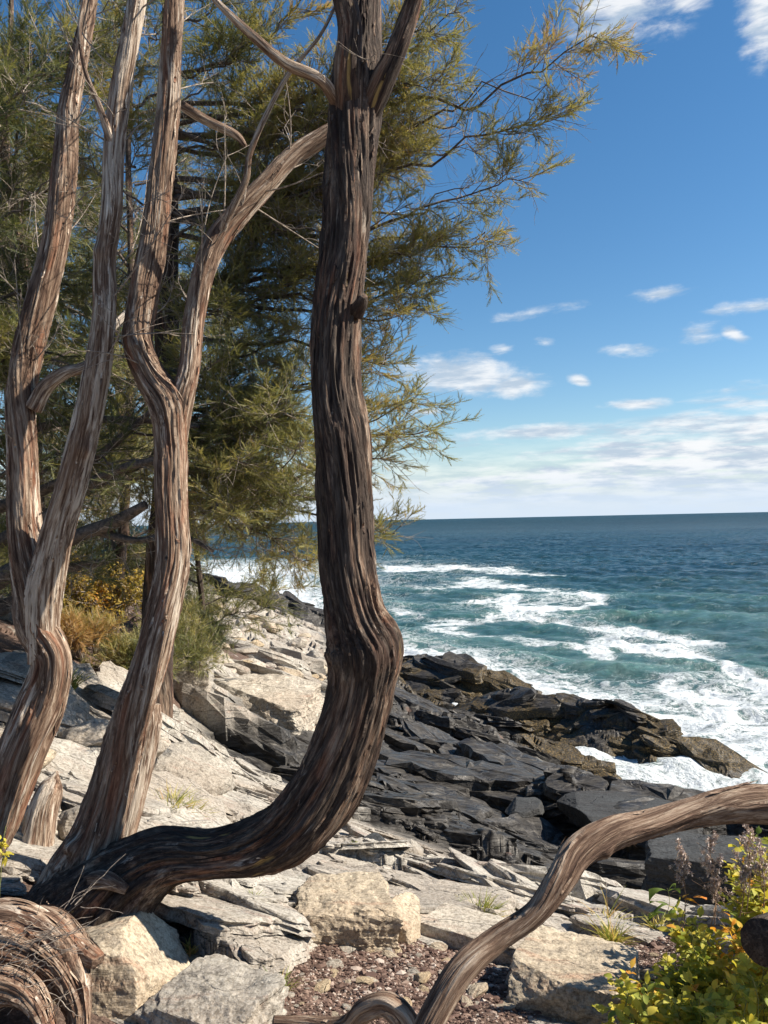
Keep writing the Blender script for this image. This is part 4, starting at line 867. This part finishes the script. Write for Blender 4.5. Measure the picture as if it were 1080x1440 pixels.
def auto_limbs(base, top, n, z0, z1, L, az=(0,2*PI), pitch=(.0,.5), rg=RNG):
    out = []
    for i in range(n):
        f = (i+rg.uniform(0,1))/n; z = z0+(z1-z0)*f; k = (z-base[2])/(top[2]-base[2]); s = base*(1-k)+top*k; s[2] = z
        a = rg.uniform(*az); l = rg.uniform(*L)*(1.15-.5*f); p = rg.uniform(*pitch)
        d = np.array([math.cos(a)*math.cos(p), math.sin(a)*math.cos(p), math.sin(p)])
        out.append(np.array([s, s+d*l*.4+[0,0,.08*l], s+d*l*.75, s+d*l+[0,0,rg.uniform(-.15,.15)*l]]))
    return out
def onl(px, Y):
    r = ray(px, 720); x = r[0]*Y; return np.array([x, Y, float(H(np.array([x]), np.array([float(Y)]))[0])])
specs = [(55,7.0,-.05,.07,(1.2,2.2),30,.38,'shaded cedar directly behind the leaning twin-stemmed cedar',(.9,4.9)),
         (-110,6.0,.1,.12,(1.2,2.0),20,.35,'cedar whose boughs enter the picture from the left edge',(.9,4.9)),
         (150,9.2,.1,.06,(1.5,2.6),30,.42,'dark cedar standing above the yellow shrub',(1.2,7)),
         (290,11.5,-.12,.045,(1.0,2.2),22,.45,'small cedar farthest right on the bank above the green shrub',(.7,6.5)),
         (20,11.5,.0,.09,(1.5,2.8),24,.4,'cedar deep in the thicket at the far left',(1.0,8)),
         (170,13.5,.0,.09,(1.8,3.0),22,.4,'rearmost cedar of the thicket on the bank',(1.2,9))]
for (px, Y, lean, r_, L, n, t0, lab, (h0, h1)) in specs:
    b = onl(px, Y); top = b+np.array([lean*6, 0, h1+1.5])
    tp = [b*(1-k)+top*k+np.array([.08*math.sin(7*k+px),.08*math.cos(5*k+px),0]) for k in (.25,.5,.75,1)]
    root_limbs = auto_limbs(b, top, n, b[2]+h0, b[2]+h1, L)
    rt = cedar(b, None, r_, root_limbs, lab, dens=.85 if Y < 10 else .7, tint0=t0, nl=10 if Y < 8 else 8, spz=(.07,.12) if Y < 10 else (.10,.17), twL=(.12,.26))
    V, F, bb = wood([[*(b-[0,0,.2]), r_]]+[[*q, r_*f] for q, f in zip(tp, (.85,.65,.5,.3))], ds=.03, nu=40, seed=int(px)+300)
    mesh('trunk', V, F, BK_A, rt, attrs={'bark': bb})
    if px == 55:
        for sp_ in ([(-60,850,6.2,30),(40,790,6.0,26),(110,752,5.8,22),(160,735,5.7,18),(205,710,5.6,12)], [(-60,790,6.4,22),(60,730,6.0,18),(150,668,5.7,14),(240,640,5.5,8)], [(-60,735,6.3,18),(60,690,6,15),(140,640,5.8,12),(235,560,5.6,7)],
                    [(-60,880,6.4,26),(30,842,6.2,22),(95,800,6.0,16),(150,790,5.9,9)], [(130,745,5.8,14),(190,760,5.7,11),(250,752,5.6,8),(300,775,5.5,5)], [(-40,640,6.2,14),(60,600,6,12),(170,590,5.8,9),(280,600,5.6,5)]):
            wobj('limb', [(sp_, dict(nu=26, ds=.03, lobes=.2, fib=.06, seed=int(sp_[0][1])))], M_LIMB, rt)
            bare(rt, sp_, 9, (.25,.7), t0=.2)
# ------------------------------------------------------------------ shrubs, grass, leafy plants
def leaves(O, D, L, W, tint, rg=RNG, fold=.25, droop=.35, nseg=5):
    """ovate folded leaves: 3 x nseg grid"""
    n = len(O); D = nrm(D); up = np.array([0,0,1.])+.5*rg.normal(size=(n,3)); S = nrm(np.cross(D, up)); U = nrm(np.cross(S, D))
    t = np.linspace(0,1,nseg); wd = np.sin(PI*t**.75)*.5+.0; wd[0] = .06; wd[-1] = .0
    V = np.zeros((n,nseg,3,3))
    for j, s in enumerate((-1,0,1)):
        V[:,:,j] = O[:,None]+D[:,None]*(t[None,:,None]*L[:,None,None])+S[:,None]*(s*wd[None,:,None]*W[:,None,None])+U[:,None]*(abs(s)*fold*wd[None,:,None]*W[:,None,None])-np.array([0,0,1.])*(droop*t[None,:,None]**2*L[:,None,None]*rg.uniform(.3,1.2,(n,1,1)))
    F = gridfaces(nseg,3)[None]+(np.arange(n)*nseg*3)[:,None,None]
    return V.reshape(-1,3), F.reshape(-1,4), np.repeat(tint, nseg*3)
M_LEAF = foliage_mat('broad_leaf', [(0,(.08,.13,.03)),(.3,(.20,.26,.05)),(.55,(.40,.39,.06)),(.78,(.56,.46,.07)),(.9,(.58,.34,.05)),(1,(.60,.18,.02))], .4)
M_YEL = foliage_mat('yellow_leaf', [(0,(.12,.12,.03)),(.4,(.30,.23,.05)),(.7,(.42,.29,.06)),(1,(.50,.22,.04))], .4)
M_GRASS = foliage_mat('grass_blade', [(0,(.10,.15,.03)),(.4,(.28,.30,.07)),(.7,(.50,.42,.14)),(1,(.45,.28,.12))], .35)
M_STEM = plain_bark('dry_stem', (.10,.06,.04), (.34,.22,.13)); M_GST = plain_bark('green_stem', (.10,.12,.03), (.25,.24,.08))
m_, nt = material('dry_fluff'); setb(nt, col=nt.ramp(nt.attr('tint'), [(0,(.35,.26,.22)),(1,(.8,.7,.62))]), rough=.95); M_FLUFF = m_
def shrub(p, rx, rz, label, kind, n=14, name='shrub', tint0=.45, dens=1.):
    root = empty(name, p, label=label, cat='shrub'); stems = []
    for i in range(n):
        a = RNG.uniform(0,2*PI); e = RNG.uniform(.1,1.); d = np.array([math.cos(a)*rx*e, math.sin(a)*rx*e, rz*RNG.uniform(.6,1.)*(1.1-.5*e)])
        stems.append(limb_arr(np.array([p, p+d*.35+[0,0,rz*.15], p+d*.7+[0,0,rz*.1], p+d]), 12)[0])
    S = np.array(stems); sub, _ = children(S, int(9*dens), .25, (.25*rx+.08, .55*rx+.1), (.4,1.1), up=.2, m=6, taper=.4)
    tw, _ = children(sub, 7, .1, (.08,.2), (.4,1.1), up=.15, m=4)
    vs, fs, o = [], [], 0
    for X, ra, n_ in ((S,.008,5),(sub,.004,3),(tw,.0018,3)):
        v, f = tubes(X, [ra]*len(X), [ra*.5]*len(X), n_); vs.append(v); fs.append(f+o); o += len(v)
    mesh('stems', np.vstack(vs), np.vstack(fs), M_TW if kind != 'leaf' else M_STEM, root)
    k = 4; i = RNG.integers(0, 4, (len(tw), k)); i = np.minimum(i, 3); r_ = np.arange(len(tw))[:,None]
    O = tw[r_, i].reshape(-1,3); D = nrm(tw[:, -1]-tw[:,0])[:,None]+.6*RNG.normal(size=(len(tw),k,3)); D = D.reshape(-1,3)
    tn = np.clip(tint0+.35*noise3(O[:,0]*2.5, O[:,1]*2.5, O[:,2]*2.5, 3)+.13*RNG.normal(size=len(O)), 0, 1)
    if kind == 'sprig':
        V, F, T = sprigs(O, D, RNG.uniform(.07,.13,len(O)), tn, nl=9); mesh('foliage', V, F, M_FOL, root, smooth=False, attrs={'tint': T})
    else:
        V, F, T = leaves(O, D, RNG.uniform(.03,.055,len(O)), RNG.uniform(.02,.035,len(O)), tn, nseg=4); mesh('foliage', V, F, M_YEL if kind == 'yellow' else M_LEAF, root, attrs={'tint': T})
    return root
def onpx(px, Y, dz=0):
    q = onl(px, Y); q[2] += dz; return q
shrub(onpx(130,9.2), .75, 1.15, 'golden yellow autumn shrub glowing between the leaning cedar and the second trunk', 'yellow', 18, tint0=.5)
shrub(onpx(232,9.6), .62, .95, 'dense green juniper bush spilling down the bank right of the second trunk', 'sprig', 26, tint0=.42, dens=1.4)
shrub(onpx(270,11.), .55, 1.0, 'green juniper bush highest on the bank, partly behind the second trunk', 'sprig', 22, tint0=.38, dens=1.3)
shrub(onpx(190,8.3), .5, .5, 'low dull green bush in front of the golden shrub', 'sprig', 18, tint0=.5)
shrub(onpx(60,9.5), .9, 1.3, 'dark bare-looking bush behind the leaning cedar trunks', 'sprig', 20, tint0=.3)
shrub(onpx(110,8.2), .4, .45, 'small rusty brown bush at the foot of the golden shrub', 'sprig', 14, tint0=.85)
shrub(onpx(-30,8.0), .8, 1.2, 'thick green bush at the left edge under the cedar boughs', 'sprig', 22, tint0=.35)
shrub(onpx(160,11.5), 1.0, 1.7, 'tall dark green bush closing the gap left of the second trunk', 'sprig', 26, tint0=.3)
shrub(onpx(215,12.5), .9, 1.6, 'tall green bush closing the gap right behind the second trunk', 'sprig', 26, tint0=.35)
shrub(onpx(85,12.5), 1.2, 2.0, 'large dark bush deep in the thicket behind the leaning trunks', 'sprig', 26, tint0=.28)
shrub(onpx(262,14.), .8, 1.3, 'olive green bush at the right end of the thicket, facing the headland', 'sprig', 22, tint0=.5)
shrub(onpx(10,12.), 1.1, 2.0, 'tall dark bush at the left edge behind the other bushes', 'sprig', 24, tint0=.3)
def tuft(p, n, L, label, tint0=.4, sp=.5, name='grass_tuft', group=None, w=.004):
    a = RNG.uniform(0,2*PI,n); e = np.abs(RNG.normal(size=n))*sp; d = np.stack([np.cos(a)*e, np.sin(a)*e, np.ones(n)], -1); d = nrm(d)
    O = p+np.stack([RNG.normal(size=n)*L*.10, RNG.normal(size=n)*L*.10, np.zeros(n)-.01], -1); ln = L*RNG.uniform(.45,1.15,n)
    m = 6; t = np.linspace(0,1,m); S = nrm(np.cross(d, RNG.normal(size=(n,3)))); out = np.stack([np.cos(a), np.sin(a), 0*a], -1)
    C = O[:,None]+ln[:,None,None]*(d[:,None]*t[None,:,None]+(out*.55-[0,0,.35])[:,None]*(t[None,:,None]**2)*RNG.uniform(.2,1.2,(n,1,1)))
    wd = w*(1-t**1.5)+.0004; V = np.stack([C-S[:,None]*wd[None,:,None], C+S[:,None]*wd[None,:,None]], 2)
    F = gridfaces(m,2)[None]+(np.arange(n)*m*2)[:,None,None]
    tn = np.clip(tint0+.25*RNG.normal(size=n), 0, 1)
    o = mesh(name, V.reshape(-1,3), F.reshape(-1,4), M_GRASS, loc=p, attrs={'tint': np.repeat(tn, m*2)}); return tag(o, label, 'grass', group)
for (px, py, n, Lp_, t0, lab) in [(357,1272,70,22,.25,'small green grass tuft on the pale slab left of the tan square block'),(400,1332,90,32,.3,'green and straw tuft at the left foot of the tan square block'),(675,1296,220,45,.3,'bright green grass tuft growing on the ledge beside the dead branch'),
   (860,1335,160,45,.55,'dry straw grass tuft on the ledge left of the yellow-leaved plants'),(925,1315,90,34,.6,'sparse straw tuft just before the leafy plants'),(238,1150,260,50,.55,'yellowing grass tuft at the foot of the round grey boulder'),(265,1160,200,40,.5,'second yellowing tuft right beside the one under the round boulder'),
   (120,1062,160,38,.5,'yellow-green tuft between the leaning trunks and the second trunk'),(392,1400,60,40,.3,'thin green weed at the bottom edge beside the grey flat-topped boulder'),(498,1208,50,14,.35,'tiny green tuft in a crack high on the pale slabs'),(410,1216,60,20,.35,'small tuft right under the curve of the bent trunk'),
   (480,1245,40,16,.4,'tiny tuft in the crack behind the tan square block'),(850,1305,25,60,.7,'few tall dry stalks on the slab edge'),(540,1330,14,20,.6,'wisp of dry grass at the right foot of the tan square block'),(95,975,160,40,.55,'straw-coloured tuft high on the bank behind the leaning trunks'),(268,1345,60,30,.7,'dry tuft between the tan wedge stone and the flat stone')]:
    g_ = G(px, py); tuft(g_, n, Lp_/FPX*g_[1], lab, t0, w=.0016*g_[1]/1.6)
# leafy yellow-green plants at the lower right
def leafy(p, h, nst, label, tint0, lean=(0,0), leafL=.045, group='yellow-green leafy plants at the lower right', seeds=False):
    root = empty('leafy_plant', p, label=label, cat='plant', group=group)
    S = []
    for i in range(nst):
        a = RNG.uniform(0,2*PI); e = RNG.uniform(.05,.45); d = np.array([math.cos(a)*e+lean[0], math.sin(a)*e+lean[1], 1.])*h*RNG.uniform(.6,1.05)
        S.append(limb_arr(np.array([p, p+d*.35, p+d*.7+[0,0,.01], p+d]), 10, .06)[0])
    S = np.array(S); pet, _ = children(S, 10, .15, (.05,.11), (.7,1.3), up=.1, m=5, taper=.3)
    vs, fs, o = [], [], 0
    for X, ra in ((S,.0028),(pet,.0011)):
        v, f = tubes(X, [ra]*len(X), [ra*.5]*len(X), 5 if ra > .002 else 3); vs.append(v); fs.append(f+o); o += len(v)
    mesh('stems', np.vstack(vs), np.vstack(fs), M_GST, root)
    O, D = [], []
    T = nrm(pet[:,-1]-pet[:,-2]); sd_ = nrm(np.cross(T, [0,0,1.]))
    for (ix, ang) in ((-1,0),(-2,.9),(-2,-.9),(-3,1.1),(-3,-1.1)):
        O.append(pet[:,ix]); D.append(T*math.cos(ang)+sd_*math.sin(ang)+.15*RNG.normal(size=T.shape))
    O = np.vstack(O); D = np.vstack(D); n = len(O)
    tn = np.clip(tint0+.3*noise3(O[:,0]*6, O[:,1]*6, O[:,2]*6, 4)+.12*RNG.normal(size=n), 0, .93)
    V, F, T_ = leaves(O, D, leafL*RNG.uniform(.35,1.2,n), leafL*RNG.uniform(.42,.62,n), tn, nseg=6); mesh('leaves', V, F, M_LEAF, root, attrs={'tint': T_})
    return root
def seedhead(p, h, label, lean=(0,0), sc=1.):
    root = empty('seed_head_plant', p, label=label, cat='plant', group='dry seed heads by the right edge')
    tip = p+np.array([lean[0]*h, lean[1]*h, h]); S = limb_arr(np.array([p, p*.6+tip*.4+[.01,0,0], tip*.85+p*.15, tip]), 16, .05)
    br, _ = children(S, 16, .5, (.03,.08), (.6,1.2), up=.2, m=5, taper=.5); lf, _ = children(S, 8, .1, (.05,.11), (.8,1.5), up=-.3, m=5, curl=.8)
    v, f = tubes(S, [.002], [.0012], 5); v2, f2 = tubes(br, [.0008]*16, [.0006]*16, 3); v3, f3 = tubes(lf, [.0022]*8, [.0006]*8, 3)
    mesh('stem', np.vstack([v,v2,v3]), np.vstack([f,f2+len(v),f3+len(v)+len(v2)]), M_STEM, root)
    c = br[:, 1:].reshape(-1,3); c = c+.006*RNG.normal(size=c.shape); n = len(c)
    # each fluffy head: a burst of thin bristles
    k = 26; d = nrm(RNG.normal(size=(n,k,3))); r = .009*sc*RNG.uniform(.6,1.3,(n,1,1)); sdv = nrm(np.cross(d, [.3,.5,.8]))*.0009*sc
    V = np.stack([c[:,None]-sdv, c[:,None]+sdv, c[:,None]+d*r+sdv*1.3, c[:,None]+d*r-sdv*1.3], 2).reshape(-1,3)
    mesh('seed_fluff', V, np.arange(len(V)).reshape(-1,4), M_FLUFF, root, smooth=False, attrs={'tint': np.repeat(RNG.uniform(0,1,n*k), 4)})
pl = [(905,1415,2.7,.10),(945,1425,2.6,.12),(990,1420,2.55,.14),(1035,1425,2.5,.16),(1075,1415,2.5,.2),(1000,1390,2.8,.16),(1045,1380,2.75,.2),(1085,1370,2.75,.24),(960,1385,2.85,.13),(1020,1350,3.0,.2),(1065,1330,3.05,.24),(1100,1310,3.1,.3),(985,1350,3.1,.16),(1120,1400,2.55,.25),(900,1440,2.5,.10),(1060,1440,2.35,.12),(980,1455,2.4,.1),(1050,1290,3.2,.22),(1085,1280,3.3,.30)]
names = ['lowest leafy plant nearest the ledge block','green-leaved plant at the bottom edge','pale yellow plant at the bottom edge']
for i, (px, py, Y, h) in enumerate(pl):
    if i in (3,9): continue
    p = P(px, py+30, Y); z = float(H(p[0:1], p[1:2])[0]); p[2] = min(p[2], z+.02) if z < p[2] else z
    lab = 'yellow-green leafy plant in the dense clump filling the lower right corner' if i < 14 else 'yellow leafy plant in the dense clump filling the lower right corner'
    leafy(p, h*1.25+max(0, P(px, py+30, Y)[2]-p[2]), 6, 'yellow-green leafy plant in the dense clump filling the lower right corner', .52 if i % 3 else .72)
for (px, py, Y, top, lab) in [(962,1300,3.0,1195,'thin dry seed stalk standing tallest left, beside the orange leaves'),(1005,1300,3.0,1180,'fluffy dry seed head leaning right above the yellow leaves'),(1050,1280,3.0,1165,'fluffy seed head just left of the right edge'),(1072,1290,2.9,1195,'bushy pinkish seed head touching the right edge'),(1000,1300,3.05,1240,'short fluffy seed head low among the leaves'),(1040,1290,2.9,1215,'short pinkish seed head between the two tall ones')]:
    b = P(px, py, Y); t = P(px, top, Y); seedhead(b, t[2]-b[2], lab, (RNG.uniform(-.15,.2), 0), 1.1)
p = P(960,1310,3.0); ot = empty('seedling', p, label='small plant with two glowing orange leaves in front of the black rock', cat='plant')
S = limb_arr(np.array([p, p+[.0,0,.06], p+[.02,0,.11], p+[.015,0,.14]]), 10, .03); v, f = tubes(S, [.002], [.001], 5); mesh('stem', v, f, M_STEM, ot)
O = np.array([P(962,1265,3.0),P(975,1262,3.0),P(968,1258,3.0)]); V, F, T_ = leaves(O, np.array([[.9,-.1,.0],[1,-.2,.25],[-.6,-.4,.1]]), np.array([.055,.05,.035]), np.array([.035,.03,.02]), np.array([.93,.97,.9]), nseg=6)
mesh('leaves', V, F, M_LEAF, ot, attrs={'tint': T_})
p = G(940,1310); lv = empty('green_sprout', p, label='slender sprout with narrow arching green leaves before the black rock', cat='plant')
S = limb_arr(np.array([p, p+[.0,0,.08], p+[.01,0,.16], p+[.0,0,.22]]), 10, .03); v, f = tubes(S, [.0025], [.001], 5); mesh('stem', v, f, M_GST, lv)
k = 9; O = S[0][RNG.integers(2,9,k)]; a = RNG.uniform(0,2*PI,k); V, F, T_ = leaves(O, np.stack([np.cos(a), np.sin(a)*.4, .55+0*a], -1), RNG.uniform(.08,.13,k), np.full(k,.014), np.full(k,.12), nseg=7, droop=.8); mesh('leaves', V, F, M_LEAF, lv, attrs={'tint': T_})
# dry root clump at the lower left
p = P(25,1330,2.55); rc = empty('root_clump', p, label='humped mass of pale stringy roots with dry twigs in the lower left corner', cat='roots')
V, F, b = merge([wood(wpx(r_), **k_) for r_, k_ in [
  ([(-130,1420,2.7,90),(-60,1350,2.66,110),(0,1328,2.62,112),(55,1342,2.6,92),(90,1376,2.58,62),(108,1425,2.55,36),(104,1490,2.5,24)], dict(nu=150, ds=.008, lobes=.3, fib=.10, peel=330, twist=.5, seed=81)),
  ([(-60,1405,2.5,60),(-5,1388,2.48,56),(35,1400,2.46,42),(58,1436,2.44,28),(64,1480,2.4,20)], dict(nu=90, ds=.008, lobes=.3, fib=.10, peel=110, twist=.6, seed=82)),
  ([(30,1290,2.72,40),(75,1300,2.68,44),(110,1335,2.64,34),(138,1352,2.6,20)], dict(nu=50, ds=.008, lobes=.2, fib=.1, peel=40, seed=83))]])
mesh('roots', V, F, BK_B, rc, attrs={'bark': b})
n = 46; O = np.array([P(x_, y_, 2.45) for x_, y_ in zip(RNG.uniform(-10,110,n), RNG.uniform(1290,1420,n))]); d = nrm(RNG.normal(size=(n,3))*[.35,.3,.35]+[.8,-.1,.25]); t = np.linspace(-.6,.6,10)[None,:,None]
C = O[:,None]+d[:,None]*t*RNG.uniform(.05,.16,n)[:,None,None]+np.cumsum(RNG.normal(size=(n,10,3))*.003, 1); v, f = tubes(C, RNG.uniform(.001,.002,n), [.0007]*n, 4)
mesh('fine_twigs', v, f, M_TW, rc)
tb = np.array([P(60,1330,2.6),P(60,1300,2.65),P(30,1340,2.5),P(85,1290,2.7)]); 
n = 26; O = tb[RNG.integers(0,4,n)]+RNG.normal(size=(n,3))*.03; d = nrm(np.stack([RNG.uniform(.2,1,n), RNG.uniform(-.4,.3,n), RNG.uniform(-.1,.6,n)], -1)); t = np.linspace(0,1,10)[None,:,None]
C = O[:,None]+d[:,None]*t*RNG.uniform(.08,.2,n)[:,None,None]+np.cumsum(RNG.normal(size=(n,10,3))*.0025, 1); v, f = tubes(C, RNG.uniform(.001,.0018,n), [.0007]*n, 4)
mesh('bare_twigs', v, f, M_TW, rc)
# goldenrod sprig at the left edge
p = P(-5,1300,2.4); gd = empty('flower_stalk', p, label='yellow flower stalk poking in at the left edge in front of the pale trunk', cat='flower')
S = limb_arr(np.array([p, P(0,1250,2.4), P(3,1200,2.4), P(8,1160,2.4)]), 12, .03); v, f = tubes(S, [.002], [.001], 5); mesh('stem', v, f, M_GST, gd)
O = np.array([P(5,1205,2.4)]*14+[P(6,1185,2.4)]*14)+RNG.normal(size=(28,3))*.008; V, F, T_ = leaves(O, RNG.normal(size=(28,3)), np.full(28,.022), np.full(28,.012), np.full(28,.72), nseg=4); mesh('flower_petals', V, F, M_LEAF, gd, attrs={'tint': T_})
